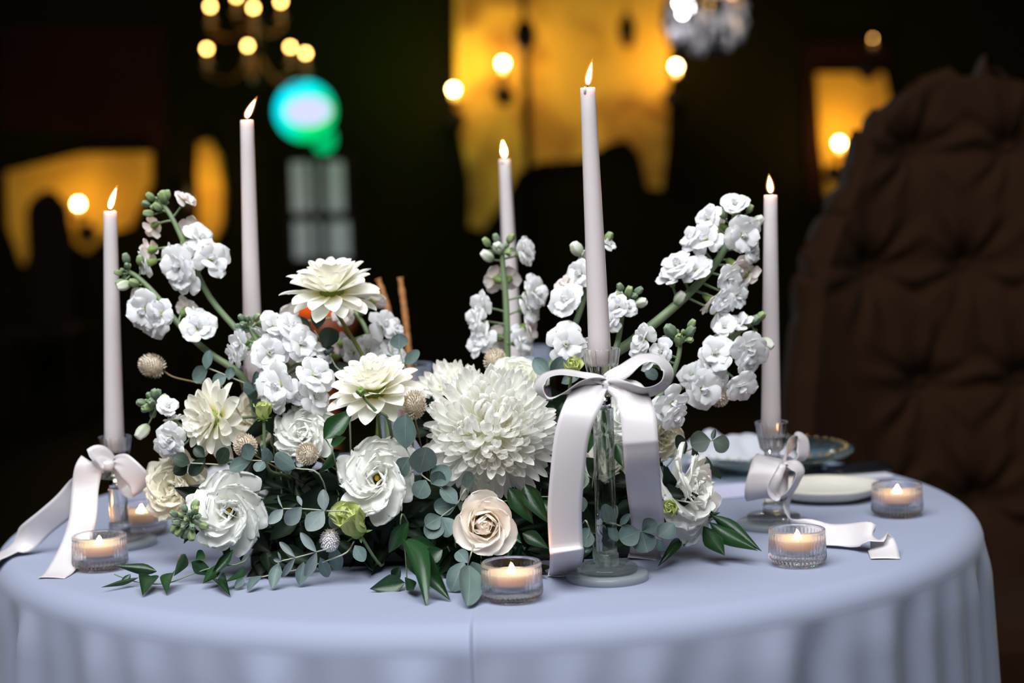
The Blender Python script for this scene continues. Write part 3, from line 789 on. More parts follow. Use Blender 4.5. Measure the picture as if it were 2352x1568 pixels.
def stock(label, path, ys, florets, buds, tip, rstem=4.6, seed=0, foot=None):
    """path: stem pixels from foot to tip, ys: its depth at foot and tip; florets: (px, py, radius px, front -1..1[, backlit tint])"""
    rr = random.Random(seed)
    n = len(path)
    pts = [U(px, py, ys[0] + (ys[1] - ys[0]) * i / (n - 1)) for i, (px, py) in enumerate(path)]
    A = foot if foot is not None else foam_pt(pts[0].x, 0.0, 0.06)
    t = thing('stock_stem', label, 'flower', A, 'white stock spikes in the arrangement')
    sm = catmull(pts, 40)
    ym = sum(ys) / 2
    k = K(ym)
    ob('stem', tube('stem', [A - V(t.location), A.lerp(pts[0], 0.6) - V(t.location)] + [p - V(t.location) for p in pts], rstem * k * 1.95, rstem * k * 1.0, 9, 30), MT['stem'], t)
    for fl in florets:
        px, py, rad, fr = fl[:4]
        P = U(px, py, ym)
        j = min(range(41), key=lambda i: (sm[i].x - P.x) ** 2 + (sm[i].z - P.z) ** 2)
        near = sm[max(0, j - 2)]
        P = U(px, py, sm[j].y - 0.020 * fr)
        out = V((P.x - sm[j].x, 0, P.z - sm[j].z))
        if out.length > 1e-5: out = out / max(out.length, 0.02)
        face = out * 0.75 + V((rr.uniform(-0.2, 0.2), -1.0 * fr, 0.18 + rr.uniform(-0.15, 0.15)))
        mat = MT['stock_backlit'] if (len(fl) > 4 and fl[4]) else MT['stock']
        floret(t, P, face, rad * k, mat, rr, near)
    for px, py, L, kind in buds:
        P = U(px, py, ym)
        j = min(range(41), key=lambda i: (sm[i].x - P.x) ** 2 + (sm[i].z - P.z) ** 2)
        P = U(px, py, sm[j].y - 0.006)
        d = (P - sm[max(0, j - 4)]).normalized() + V((0, -0.2, 0.2))
        bud(t, P - d.normalized() * L * k * 0.5, d, L * k, MT[{'g': 'bud', 'w': 'budwhite', 's': 'budgrey'}[kind]], sm[max(0, j - 2)])
    if tip:
        nb, spread, L = tip
        E = sm[-1]; d0 = (sm[-1] - sm[-4]).normalized()
        for i in range(nb):
            g = (i + 0.5) / nb
            az = i * 2.4; th = math.acos(1 - 1.15 * g)
            q = d0.to_track_quat('Z', 'Y')
            d = q @ V((math.sin(th) * math.cos(az), math.sin(th) * math.sin(az), math.cos(th)))
            Q = E + d * spread * k * (0.75 + 0.35 * g) - d0 * spread * k * 0.35
            bud(t, Q, d, L * k * (0.6 + 0.5 * g) * rr.uniform(0.85, 1.15), MT['budgrey'] if rr.random() < 0.6 else MT['bud'], E - d0 * 0.006 * (0.4 + g))
    return t

stock('tall stock spike leaning out beside the candle with two tealights, green buds on its tip', [(640, 870), (560, 775), (480, 680), (430, 575), (395, 500), (368, 462)], (-0.21, -0.17),
      [(424, 460, 30, 0.3, 1), (352, 520, 30, -0.5, 1), (344, 575, 34, -0.4, 1), (338, 605, 38, 0.4), (440, 535, 46, -0.7, 1), (458, 548, 44, 0.5), (484, 596, 52, 0.9), (412, 612, 52, 1.0), (428, 640, 44, 0.8), (398, 590, 36, 0.3, 1), (440, 590, 40, 0.6)],
      [(346, 452, 24, 'g'), (376, 452, 30, 'g'), (342, 490, 26, 'g'), (362, 475, 24, 'g'), (336, 468, 20, 's'), (385, 447, 22, 'g')], (6, 12, 18), 5.0, 1)
stock('low stock spike pointing at the candle with two tealights', [(560, 870), (480, 810), (415, 750), (360, 680), (318, 638), (292, 622)], (-0.22, -0.19),
      [(332, 712, 50, 0.8), (368, 722, 46, 0.9), (352, 745, 40, 0.6), (455, 752, 48, 0.9), (428, 712, 36, -0.6, 1), (322, 682, 30, -0.4, 1), (455, 728, 36, 0.2)],
      [(285, 655, 34, 'w'), (308, 650, 26, 'g'), (272, 626, 20, 'g'), (290, 594, 26, 's'), (322, 598, 24, 'g'), (276, 648, 22, 'g'), (330, 672, 26, 'g')], (4, 10, 18), 5.0, 2)
stock('stock spike with a round grey-green bud tip below the side-on cream dahlia', [(650, 905), (625, 850), (600, 800), (580, 765), (570, 745)], (-0.25, -0.24),
      [(628, 748, 40, 0.7), (665, 752, 44, 0.6), (690, 790, 50, 0.8), (655, 780, 40, 0.4), (618, 812, 50, 1.0), (552, 790, 38, 0.5), (540, 815, 34, 0.3), (590, 770, 30, -0.2), (720, 802, 34, 0.3), (660, 840, 40, -0.6, 1), (700, 840, 36, -0.7, 1)],
      [(552, 762, 22, 's'), (590, 728, 20, 'g'), (555, 730, 20, 's')], (11, 17, 20), 5.0, 3)
stock('short stock cluster with wide open florets above the small green lisianthus bud', [(690, 1000), (685, 940), (680, 890)], (-0.28, -0.275),
      [(645, 885, 58, 1.0), (640, 912, 46, 0.9), (722, 862, 50, 1.0), (722, 912, 46, 0.8), (690, 905, 40, 0.5), (622, 905, 40, 0.6), (615, 865, 34, 0.2)],
      [], None, 4.0, 4)
stock('small stock spike behind the stem of the side-on cream dahlia', [(890, 860), (860, 800), (835, 745), (815, 715)], (-0.17, -0.14),
      [(792, 722, 34, 0.6, 1), (880, 748, 44, 0.8), (905, 755, 32, 0.4), (845, 800, 38, 0.6), (812, 808, 38, 0.5), (780, 790, 40, -0.4, 1), (900, 812, 42, 0.4), (855, 690, 40, -0.3, 1), (668, 735, 44, -0.6, 1), (760, 820, 34, 0.2), (870, 835, 34, 0.6)],
      [(830, 715, 22, 'g')], None, 4.6, 5)
stock('upright stock spike in front of the hindmost candle', [(1165, 830), (1164, 760), (1162, 690), (1156, 620), (1153, 575)], (-0.13, -0.12),
      [(1204, 580, 40, 0.6), (1140, 640, 36, -0.5, 1), (1170, 640, 30, -0.6, 1), (1226, 672, 46, 0.8), (1212, 706, 42, 0.6), (1108, 705, 40, 0.7), (1095, 735, 38, 0.6), (1112, 770, 42, 0.8), (1212, 750, 40, 0.2, 1), (1195, 782, 40, 0.4), (1100, 790, 38, 0.5), (1145, 775, 36, -0.5, 1)],
      [(1120, 588, 34, 'w'), (1145, 570, 32, 'w'), (1172, 548, 24, 'g'), (1118, 556, 24, 'g'), (1140, 548, 24, 's')], (7, 16, 20), 5.4, 6)
stock('stock spike half hidden behind the candle of the tallest candlestick', [(1240, 900), (1270, 830), (1318, 750), (1350, 660), (1375, 575)], (-0.26, -0.20),
      [(1335, 628, 42, 0.7), (1300, 655, 38, 0.2, 1), (1302, 690, 48, 0.9), (1320, 672, 36, 0.4), (1300, 792, 54, 1.0), (1335, 800, 44, 0.6), (1290, 775, 36, 0.3), (1398, 562, 22, 0.4), (1345, 600, 32, -0.2)],
      [(1325, 572, 36, 'w'), (1398, 545, 26, 'g')], (4, 10, 18), 5.6, 7)
stock('stock tip of tight buds beside the candle of the tallest candlestick', [(1400, 850), (1420, 780), (1430, 720), (1440, 680)], (-0.26, -0.25),
      [(1420, 705, 32, 0.8), (1405, 735, 30, 0.6), (1445, 708, 24, 0.5), (1412, 690, 26, 0.3)],
      [(1444, 670, 28, 'g'), (1466, 668, 24, 's'), (1472, 695, 30, 'w'), (1425, 660, 22, 's')], (8, 15, 18), 4.6, 8)
stock('largest stock spike, leaning out toward the candle near the stoneware plate', [(1400, 830), (1450, 785), (1530, 720), (1600, 655), (1660, 580), (1688, 500)], (-0.25, -0.20),
      [(1688, 470, 36, 0.7), (1628, 502, 40, 0.8), (1622, 550, 50, 0.9), (1590, 548, 36, 0.4), (1705, 540, 50, 0.9), (1718, 570, 40, 0.5), (1558, 610, 46, 0.7), (1540, 640, 36, 0.5), (1600, 620, 44, 0.8), (1690, 612, 44, 0.3, 1), (1715, 632, 36, -0.2, 1), (1672, 640, 40, 0.9), (1690, 680, 38, 0.7), (1650, 715, 46, 0.6), (1632, 690, 38, 0.2, 1), (1660, 688, 36, 0.9), (1655, 520, 34, -0.4, 1)],
      [(1740, 508, 32, 'w'), (1722, 480, 22, 'g'), (1712, 462, 22, 'g'), (1662, 492, 24, 'g'), (1645, 538, 28, 'g'), (1560, 685, 34, 'w')], (3, 10, 18), 7.5, 9)
stock('arching stock spike tipped with grey-green buds above the bow of the tallest candlestick', [(1500, 930), (1535, 880), (1558, 820), (1562, 775)], (-0.30, -0.29),
      [(1478, 775, 38, 0.7), (1470, 800, 30, 0.4), (1520, 808, 34, 0.8), (1545, 925, 46, 0.7), (1548, 955, 40, 0.6), (1515, 945, 36, 0.4), (1495, 830, 30, 0.2)],
      [(1540, 760, 36, 's'), (1560, 780, 30, 'g'), (1588, 745, 26, 'g'), (1585, 760, 30, 's')], (11, 20, 20), 4.8, 10)
stock('low stock spike with open florets touching the candle near the stoneware plate', [(1540, 910), (1600, 860), (1650, 810), (1700, 760), (1730, 742)], (-0.26, -0.22),
      [(1700, 742, 36, 0.3), (1665, 752, 34, 0.6), (1720, 800, 52, 1.0), (1715, 832, 40, 0.7), (1642, 812, 48, 0.9), (1632, 838, 40, 0.7), (1612, 892, 56, 1.0), (1590, 860, 36, 0.5), (1702, 888, 44, 0.8), (1672, 785, 36, -0.4, 1), (1645, 880, 36, 0.4)],
      [(1762, 788, 34, 'w'), (1735, 735, 28, 's'), (1748, 726, 24, 'g')], (4, 12, 18), 5.2, 11)
stock('small stock tip with green buds beside the sideways cream dahlia', [(450, 1010), (410, 975), (375, 940), (350, 925)], (-0.27, -0.26),
      [(385, 935, 32, 0.6), (395, 1005, 42, 0.9), (378, 1025, 34, 0.6), (400, 965, 30, 0.0), (405, 1035, 30, 0.7)],
      [(328, 990, 40, 'w'), (340, 935, 30, 'g'), (355, 905, 26, 's'), (325, 925, 24, 's'), (378, 915, 22, 'g')], (9, 16, 22), 4.4, 12)
stock('dark grey-green stock bud tip against the large white lisianthus', [(470, 1210), (450, 1200), (430, 1195)], (-0.32, -0.345),
      [], [(400, 1180, 22, 's'), (405, 1200, 22, 's'), (448, 1172, 24, 'g'), (428, 1225, 30, 's'), (440, 1215, 24, 'g')], (14, 24, 24), 4.0, 13)

# ---- dahlias
def dahlia(label, px, py, y, rad, face, spin, stem_path=None, droop=0.0, seed=0, layers=None):
    rr = random.Random(seed)
    P = U(px, py, y); k = K(y); r = rad * k
    face = V(face).normalized()
    A = foam_pt(P.x * 0.7 + FC.x * 0.3)
    t = thing('dahlia', label, 'flower', A, 'cream dahlias in the arrangement')
    mx = rel(t, orient(P, face, spin))
    ob('receptacle', lathe('receptacle', [(0, -0.34), (0.08, -0.32), (0.14, -0.18), (0.24, -0.08), (0.26, 0.02), (0.16, 0.16), (0, 0.22)], 16), MT['calyx'], t, mx @ M.Scale(r, 4))
    for n, e0, s0, r0, z0, key in layers or ((11, -16, 0.80, 0.20, -0.08, 'dahlia'), (12, 0, 0.82, 0.19, -0.02, 'dahlia'), (12, 16, 0.76, 0.17, 0.05, 'dahlia'), (12, 31, 0.68, 0.14, 0.11, 'dahlia'), (11, 46, 0.58, 0.11, 0.16, 'dahlia'), (10, 60, 0.47, 0.08, 0.20, 'dahlia'), (8, 72, 0.36, 0.05, 0.24, 'dahlia_in'), (6, 84, 0.28, 0.03, 0.26, 'dahlia_in')):
        ph = rr.uniform(0, 6.28)
        for i in range(n):
            az = ph + 2 * math.pi * (i + rr.uniform(-0.18, 0.18)) / n
            e = R(e0 + rr.uniform(-7, 7) - (droop if e0 < 10 else 0))
            s = s0 * rr.uniform(0.9, 1.1)
            m = M.Rotation(az, 4, 'Z') @ M.Translation((0, r0, z0)) @ M.Rotation(e, 4, 'X') @ M.Rotation(rr.uniform(-0.25, 0.25), 4, 'Y') @ M.Scale(s, 4)
            obm('petal', rr.choice(PM[key]), MT['dahlia'], t, mx @ M.Scale(r, 4) @ m)
    back = -face
    B = P - face * 0.3 * r
    if stem_path:
        pts = [A] + [U(*q) for q in stem_path] + [B]
        ob('stem', tube('stem', [p - A for p in pts], 5.0 * k, 4.2 * k, 8, 24), MT['stem_yellow'], t)
    else:
        stem_to_foam(t, B, back, 4.5 * k, MT['stem'])
    return t
dahlia('cream dahlia on a yellow-green stem, seen side-on above the others', 762, 672, -0.235, 112, (-0.02, -0.20, 1.0), 0.3, [(870, 890, -0.22), (832, 815, -0.225), (790, 745, -0.232)], 10, 1)
dahlia('cream dahlia facing up with a green bud before it', 862, 900, -0.31, 112, (-0.05, -0.42, 1.0), 1.1, None, 4, 2)
dahlia('cream dahlia turned sideways among the leaves by the grey-green buds', 496, 962, -0.285, 94, (-0.72, -0.68, 0.12), 0.4, None, 0, 3)
# the green bud in front of the middle dahlia
A = foam_pt(U(900, 1000, -0.3).x)
t = thing('dahlia_bud', 'closed green dahlia bud in front of the cream dahlia', 'flower bud', A)
bp_ = U(829, 900, -0.362)
obm('bud', bud_mesh(), MT['calyx'], t, rel(t, orient(bp_ + V((0, 0.006, -0.002)), (0, -1, 0.4), 0, 30 * K(-0.362))))
for i in range(5):
    obm('sepal', PM['sepal'][0], MT['bud'], t, rel(t, orient(bp_ + V((0, 0.006, -0.002)), (0, -1, 0.4), i * 1.257, 1.0) @ M.Translation((0, 0.003, 0)) @ M.Rotation(1.1, 4, 'X') @ M.Scale(26 * K(-0.362), 4)))
ob('stem', tube('stem', [p - A for p in (A, U(895, 975, -0.33), U(865, 945, -0.35), U(840, 918, -0.356), bp_ + V((0, 0.006, -0.002)))], 4.2 * K(-0.34), 3.2 * K(-0.34), 7, 18), MT['stem'], t)

# ---- chrysanthemums
def mum(label, px, py, y, rad, face, n, seed, stuff_n=120):
    rr = random.Random(seed)
    P = U(px, py, y); k = K(y); r = rad * k
    A = foam_pt(P.x * 0.7 + FC.x * 0.3)
    t = thing('chrysanthemum', label, 'flower', A)
    mx = rel(t, orient(P, face, 0)) @ M.Scale(r, 4)
    ob('flower_core', lathe('flower_core', [(0, -0.5), (0.25, -0.46), (0.42, -0.25), (0.46, 0), (0.40, 0.25), (0.22, 0.42), (0, 0.48)], 20), MT['mum'], t, mx)
    cmax = -0.52
    for i in range(n):
        g = (i + 0.5) / n
        c = 1 - (1 - cmax) * g                      # cos of angle from the flower axis
        th = math.acos(c); az = i * 2.399963
        d = V((math.sin(th) * math.cos(az), math.sin(th) * math.sin(az), c))
        e = V((math.cos(th) * math.cos(az), math.cos(th) * math.sin(az), -math.sin(th)))   # away from the axis
        # petals leave the core obliquely and curl back to the axis
        lean = 0.42 if th < 1.2 else 0.22
        yv = (d + e * (lean + rr.uniform(-0.2, 0.2)) + d.orthogonal() * rr.uniform(-0.12, 0.12)).normalized()
        nv = (-e + d * 0.2).normalized()
        key = 'mum' if th < 1.55 else 'mum_out'
        L = (0.60 if th < 1.55 else 0.62) * rr.uniform(0.86, 1.12)
        wd = L * rr.uniform(0.68, 0.98)
        m = leaf_mx(d * 0.44, d * 0.44 + yv * L, wd, nv, rr.uniform(-0.3, 0.3))
        obm('petal', rr.choice(PM[key]), MT['mum'], t, mx @ m)
    # the crowded short petals in the heart
    vs, fs, uvs = [], [], []
    src = PM['mum'][2]
    for i in range(stuff_n):
        g = (i + 0.5) / stuff_n
        th = math.acos(1 - 1.3 * g); az = i * 2.399963 + 1
        d = V((math.sin(th) * math.cos(az), math.sin(th) * math.sin(az), math.cos(th)))
        e = V((math.cos(th) * math.cos(az), math.cos(th) * math.sin(az), -math.sin(th)))
        m = leaf_mx(d * 0.46, d * 0.46 + (d + e * (0.25 + rr.uniform(-.2, .3))).normalized() * 0.40 * rr.uniform(0.85, 1.2), 0.36, -e, rr.uniform(-0.9, 0.9))
        o = len(vs)
        for v in src.vertices: vs.append(m @ v.co)
        for p in src.polygons: fs.append(tuple(o + q for q in p.vertices))
        uvs += [(((q % 5) / 4), 1 - (1 - (q // 5) / 6) ** 1.7) for q in range(len(src.vertices))]
    ob('heart_petals', mesh('heart_petals', vs, fs, uvs), MT['mum'], t, mx, kind='stuff')
    stem_to_foam(t, P - V(face).normalized() * 0.45 * r, -V(face).normalized(), 5 * k, MT['stem'])
    return t
mum('huge white ball chrysanthemum above the blush rose', 1126, 992, -0.315, 154, (0.0, -0.85, 0.50), 300, 1, 200)
mum('smaller white chrysanthemum tucked behind the huge one', 1040, 915, -0.225, 92, (-0.3, -0.5, 0.8), 150, 2, 60)

# ---- lisianthus
def lisianthus(label, px, py, y, rad, face, seed, mat='lisi', squash=1.0, spin=0.0, n=(6, 5, 5), pist=True, close=0.0):
    rr = random.Random(seed)
    P = U(px, py, y); k = K(y); r = rad * k
    face = V(face).normalized()
    A = foam_pt(P.x * 0.7 + FC.x * 0.3)
    t = thing('lisianthus', label, 'flower', A, 'ruffled lisianthus in the arrangement')
    S = rel(t, orient(P, face, spin)) @ M.Diagonal((r, r * squash, r, 1))
    ob('calyx', lathe('calyx', [(0, -0.62), (0.09, -0.60), (0.16, -0.44), (0.20, -0.30), (0.0, -0.26)], 12), MT['calyx'], t, S)
    for (cnt, e0, s0, z0, key) in ((n[0], 20, 1.0, -0.34, 'lisi'), (n[1], 40, 0.94, -0.33, 'lisi'), (n[2], 52, 0.84, -0.31, 'lisi_in'), (n[2] - 1, 66, 0.68, -0.30, 'lisi_in')):
        ph = rr.uniform(0, 6.28)
        for i in range(cnt):
            az = ph + 2 * math.pi * (i + rr.uniform(-0.10, 0.10)) / cnt
            e = R(e0 + rr.uniform(-6, 6) + close)
            s = s0 * rr.uniform(0.92, 1.08)
            m = M.Rotation(az, 4, 'Z') @ M.Translation((0, 0.10, z0)) @ M.Rotation(e, 4, 'X') @ M.Rotation(0.42 + rr.uniform(-0.08, 0.08), 4, 'Y') @ M.Scale(s, 4)
            obm('petal', rr.choice(PM[key]), MT[mat], t, S @ m)
    if pist:
        ob('pistil', lathe('pistil', [(0, -0.25), (0.035, -0.24), (0.035, -0.05), (0.06, -0.02), (0.065, 0.03), (0.03, 0.07), (0, 0.07)], 12), MT['pistil'], t, S)
    stem_to_foam(t, P - face * 0.58 * r, -face, 3.8 * k, MT['stem'])
    return t
lisianthus('open white lisianthus with a yellow heart above the yellow-green lisianthus bud', 866, 1098, -0.335, 95, (0.0, -1, 0.30), 11, squash=1.12, spin=0)
lisianthus('open white lisianthus with an orange heart beside the grey-green stock bud tip', 526, 1174, -0.330, 89, (0.05, -1, 0.25), 12, squash=1.18, spin=0)
lisianthus('white lisianthus under the small green lisianthus bud and the dried globes', 702, 1000, -0.290, 78, (-0.1, -0.9, 0.45), 13, pist=False, close=10)
lisianthus('white lisianthus turned toward the plates, next to the green lisianthus buds', 1572, 1132, -0.315, 100, (0.80, -0.62, 0.15), 14, squash=1.12, pist=False, close=6)
lisianthus('cream lisianthus in shade behind the large white one', 412, 1122, -0.255, 86, (-0.35, -0.9, 0.2), 15, 'lisi_cream', 1.2, pist=False, close=8)
lisianthus('cream lisianthus close behind the bow tail', 1512, 1005, -0.270, 66, (0.45, -0.85, 0.3), 16, 'lisi_cream', pist=False, close=14)
lisianthus('soft white lisianthus behind the glass rod of the tallest candlestick', 1440, 960, -0.300, 66, (0.1, -0.95, 0.25), 17, pist=False, close=10)
lisianthus('blush lisianthus in shade between the dahlia and the small green bud', 600, 965, -0.20, 80, (0.1, -0.8, 0.5), 18, 'lisi_cream', pist=False, close=4)
# ---- roses
def rose(label, px, py, y, rad, face, seed, mat='rose', group=None, spin=0.0, n=30, tall=1.0, name='rose', cat='flower', close=0.0):
    rr = random.Random(seed)
    P = U(px, py, y); k = K(y); r = rad * k
    face = V(face).normalized()
    A = foam_pt(P.x * 0.7 + FC.x * 0.3)
    t = thing(name, label, cat, A, group)
    S = rel(t, orient(P, face, spin)) @ M.Scale(r, 4)
    ob('hip', lathe('hip', [(0, -0.80), (0.08, -0.78), (0.16, -0.66), (0.20, -0.52), (0, -0.46)], 12), MT['calyx'], t, S)
    for i in range(n):
        q = i / (n - 1)
        az = i * 2.399963 + rr.uniform(-0.15, 0.15)
        if q < 0.34: key, e, L, rho, kw = 'rose_in', 91 - 10 * q, 0.90 + 0.1 * q, 0.07 + 0.50 * q, 3.7
        elif q < 0.70: key, e, L, rho, kw = 'rose_mid', 84 - 18 * (q - 0.34) / 0.36, 0.98, 0.26 + 0.30 * (q - 0.34) / 0.36, 2.2
        else: key, e, L, rho, kw = 'rose_out', 64 - 30 * (q - 0.70) / 0.30, 1.02, 0.62 + 0.12 * (q - 0.7) / 0.3, 1.55
        r0 = rho * (0.92 if q < 0.34 else 0.72 if q < 0.7 else 0.50)
        m = M.Rotation(az, 4, 'Z') @ M.Translation((0, r0, -0.50)) @ M.Rotation(R(e + close * q + rr.uniform(-3, 3)), 4, 'X') @ M.Rotation(0.16, 4, 'Y') @ M.Diagonal((rho * kw, L * tall, L * tall, 1))
        obm('petal', rr.choice(PM[key]), MT[mat], t, S @ m)
    for i in range(5):
        m = M.Rotation(i * 1.257, 4, 'Z') @ M.Translation((0, 0.14, -0.56)) @ M.Rotation(R(-20), 4, 'X') @ M.Scale(0.5, 4)
        obm('sepal', PM['sepal'][0], MT['calyx'], t, S @ m)
    stem_to_foam(t, P - face * 0.74 * r, -face, 4.5 * k, MT['stem'])
    return t
def lisi_bud(label, px, py, y, rad, face, seed, n=16, tall=1.15):
    return rose(label, px, py, y, rad, face, seed, 'lisi_green', 'yellow-green lisianthus buds', n=n, tall=tall, name='lisianthus_bud', cat='flower bud', close=42)
lisi_bud('half-open yellow-green lisianthus bud below the white lisianthus', 812, 1205, -0.362, 56, (-0.35, -0.6, 0.75), 21, 20, 1.45)
lisi_bud('small closed yellow-green lisianthus bud by the sideways dahlia', 604, 945, -0.315, 32, (0.0, -0.25, 1), 22)
lisi_bud('small green lisianthus bud beside the white bow tail', 1541, 1165, -0.345, 32, (-0.35, -0.8, 0.3), 23)
lisi_bud('pale lisianthus bud with a dark eye by the bowl of the tallest candlestick', 1315, 845, -0.300, 34, (0.1, -0.6, 0.7), 24)

rose('blush-cream rose just above the lit tealight', 1112, 1206, -0.375, 80, (0.12, -1, 0.18), 31, close=16)
rose('creamy white rose behind the top of the huge chrysanthemum', 1190, 868, -0.235, 64, (0.15, -0.45, 0.9), 32, 'rose_white')
rose('cream rose seen through the glass rod of the tallest candlestick', 1402, 1060, -0.285, 62, (0.2, -0.8, 0.4), 33, 'rose_white')

# ---- dried globe flowers
def globe(label, px, py, y, rad, d, path, mat='globe', seed=0, el=1.15):
    rr = random.Random(seed)
    P = U(px, py, y); k = K(y); r = rad * k
    A = foam_pt(P.x * 0.6 + FC.x * 0.4)
    t = thing('globe_amaranth', label, 'flower', A, 'dried globe flowers in the arrangement')
    mx = rel(t, orient(P, d)) @ M.Diagonal((r, r, r * el, 1))
    vs, fs, uvs = [], [], []
    n = 240
    for i in range(n):
        c = 1 - 2 * (i + 0.5) / n * 0.96
        th = math.acos(c); az = i * 2.399963
        dd = V((math.sin(th) * math.cos(az), math.sin(th) * math.sin(az), c))
        up = V((0, 0, 1))
        yv = (dd + up * 0.55 + V((rr.uniform(-.2, .2), rr.uniform(-.2, .2), rr.uniform(-.2, .2)))).normalized()
        m = leaf_mx(dd * 0.70, dd * 0.70 + yv * 0.34, 0.15, dd)
        o = len(vs)
        for (x_, y_, z_), uvq in zip(((-0.35, 0, 0), (0.35, 0, 0), (-0.5, 0.55, 0.1), (0.5, 0.55, 0.1), (0, 1.0, 0)), ((0, 0), (1, 0), (0, .6), (1, .6), (.5, 1))):
            vs.append(m @ V((x_, y_, z_))); uvs.append(uvq)
        fs += [(o, o + 1, o + 3, o + 2), (o + 2, o + 3, o + 4)]
    ob('bracts', mesh('bracts', vs, fs, uvs, False), MT[mat], t, mx, kind='stuff')
    ob('core', lathe('core', [(0, -0.78), (0.5, -0.6), (0.76, 0), (0.5, 0.6), (0, 0.78)], 14), MT[mat], t, mx)
    for s in (0, 3.14):
        obm('collar_leaf', PM['sepal'][0], MT['stem_dry'], t, mx @ M.Rotation(s, 4, 'Z') @ M.Translation((0, 0.1, -0.9)) @ M.Rotation(0.35, 4, 'X') @ M.Scale(0.9, 4))
    B = P - V(d).normalized() * r * el * 0.8
    pts = [A] + [U(*q) for q in path] + [B]
    ob('stem', tube('stem', [p - A for p in pts], 2.0 * k, 1.8 * k, 6, 20), MT['stem_dry'], t)
globe('dried globe flower sticking out alone on a thin brown stem', 350, 840, -0.215, 30, (-0.85, -0.3, 0.45), [(520, 900, -0.21), (460, 880, -0.21), (400, 866, -0.213)], 'globe', 1)
globe('dried globe flower behind the eucalyptus under the sideways dahlia', 564, 1024, -0.325, 29, (-0.3, -0.6, 0.7), [], 'globe', 2)
globe('dried globe flower in front of the white lisianthus under the small green bud', 706, 1042, -0.352, 28, (-0.2, -0.9, -0.1), [(735, 1050, -0.34)], 'globe', 3)
globe('whitish globe flower hanging above the low eucalyptus twigs', 757, 1240, -0.375, 25, (0.05, -0.5, -0.85), [(800, 1200, -0.35)], 'globe_white', 4)
globe('dried globe flower between the cream dahlia and the huge chrysanthemum', 952, 930, -0.335, 29, (0.05, -0.45, 0.9), [], 'globe', 5, 1.35)
globe('dried globe flower peeping up behind the huge chrysanthemum', 1137, 828, -0.19, 28, (0.15, -0.45, 0.9), [], 'globe', 6)
globe('dried globe flower below the open florets near the plates', 1648, 908, -0.245, 27, (0.3, -0.6, -0.3), [(1600, 900, -0.24)], 'globe', 7)

# ------------------------------------------------------------------ foliage twigs
def twig(name, label, cat, group, stem, y, leaves, mat, key, smat='stem_euc', srad=1.6, seed=0, dy=0.012, root=None):
    rr = random.Random(seed)
    pts = [U(px, py, y) for px, py in stem]
    pts = [p if p.z > TOP + 0.003 else TB(q[0], q[1], TOP + 0.003) for p, q in zip(pts, stem)]
    A = root if root is not None else pts[0]
    t = thing(name, label, cat, A, group)
    ob('stem', tube('stem', [p - A for p in ([A] if root is not None else []) + pts], srad * K(y) * 1.3, srad * K(y), 6, 18), MT[smat], t)
    for lf in leaves:
        bx, by, tx, ty, wd = lf[:5]
        ya = y - 0.002; yb = y + (rr.uniform(-dy, dy) if len(lf) < 6 else lf[5])
        P0, P1 = U(bx, by, ya), U(tx, ty, yb)
        if P0.z < TOP + 0.004: P0 = TB(bx, by, TOP + 0.004)
        if P1.z < TOP + 0.003: P1 = TB(tx, ty, TOP + 0.003)
        if (P1 - P0).length < 0.004: continue
        mm = leaf_mx(P0, P1, wd * K(y), (rr.uniform(-0.35, 0.35), -1, 0.35 + rr.uniform(-0.2, 0.3)), rr.uniform(-0.25, 0.25))
        obm('leaf', rr.choice(PM[key]), MT[mat], t, mm if False else M.Translation(-A) @ mm)
    return t

EG = 'eucalyptus twigs in the arrangement'
def fr(x, dy=-0.05, z=0.03):
    return V((max(FC.x - 0.19, min(FC.x + 0.19, x)), FC.y + dy, TOP + z))
def euc(label, stem, y, leaves, mat='euc', key='euc', seed=0, rootpx=None):
    x = U(stem[-1][0], stem[-1][1], y).x if rootpx is None else U(rootpx, 1200, y).x
    return twig('eucalyptus_twig', label, 'foliage', EG, list(reversed(stem)), y, leaves, mat, key, seed=seed, root=fr(x))

euc('row of pale eucalyptus leaves beside the yellow-green lisianthus bud', [(650, 1168), (693, 1168), (755, 1173), (800, 1178)], -0.372, [(650, 1169, 618, 1203, 28), (693, 1164, 657, 1205, 40), (744, 1174, 706, 1219, 48), (745, 1174, 741, 1123, 29), (650, 1168, 638, 1136, 6), (693, 1162, 682, 1138, 12), (757, 1180, 775, 1215, 24)], 'euc_pale', 'oval', 1)
euc('narrow-leaved eucalyptus twig below the whitish globe flower', [(645, 1288), (680, 1280), (727, 1267), (760, 1255)], -0.380, [(678, 1279, 641, 1244, 17), (678, 1281, 649, 1325, 17), (727, 1267, 689, 1223, 23), (727, 1268, 703, 1326, 27), (645, 1286, 638, 1267, 6), (648, 1288, 628, 1285, 10)], 'euc_pale', 'oval', 2)
euc('eucalyptus twig lying low on the cloth under the narrow-leaved twig', [(600, 1325), (640, 1316), (700, 1304), (757, 1285), (800, 1265)], -0.372, [(640, 1292, 626, 1350, 31), (697, 1290, 690, 1343, 32), (762, 1250, 780, 1310, 35), (815, 1252, 838, 1288, 34), (600, 1322, 570, 1355, 26), (560, 1328, 540, 1350, 20), (735, 1280, 755, 1325, 30)], 'euc', 'oval', 3)
euc('large round eucalyptus leaves between the white lisianthus and the huge chrysanthemum', [(932, 1028), (962, 1083), (995, 1110), (1020, 1130)], -0.352, [(932, 1030, 930, 953, 64), (962, 1086, 978, 1026, 66), (990, 1110, 1034, 1074, 52), (978, 1102, 956, 1142, 48), (940, 1050, 915, 1090, 44), (1000, 1115, 1010, 1080, 40)], 'euc', 'euc', 4)
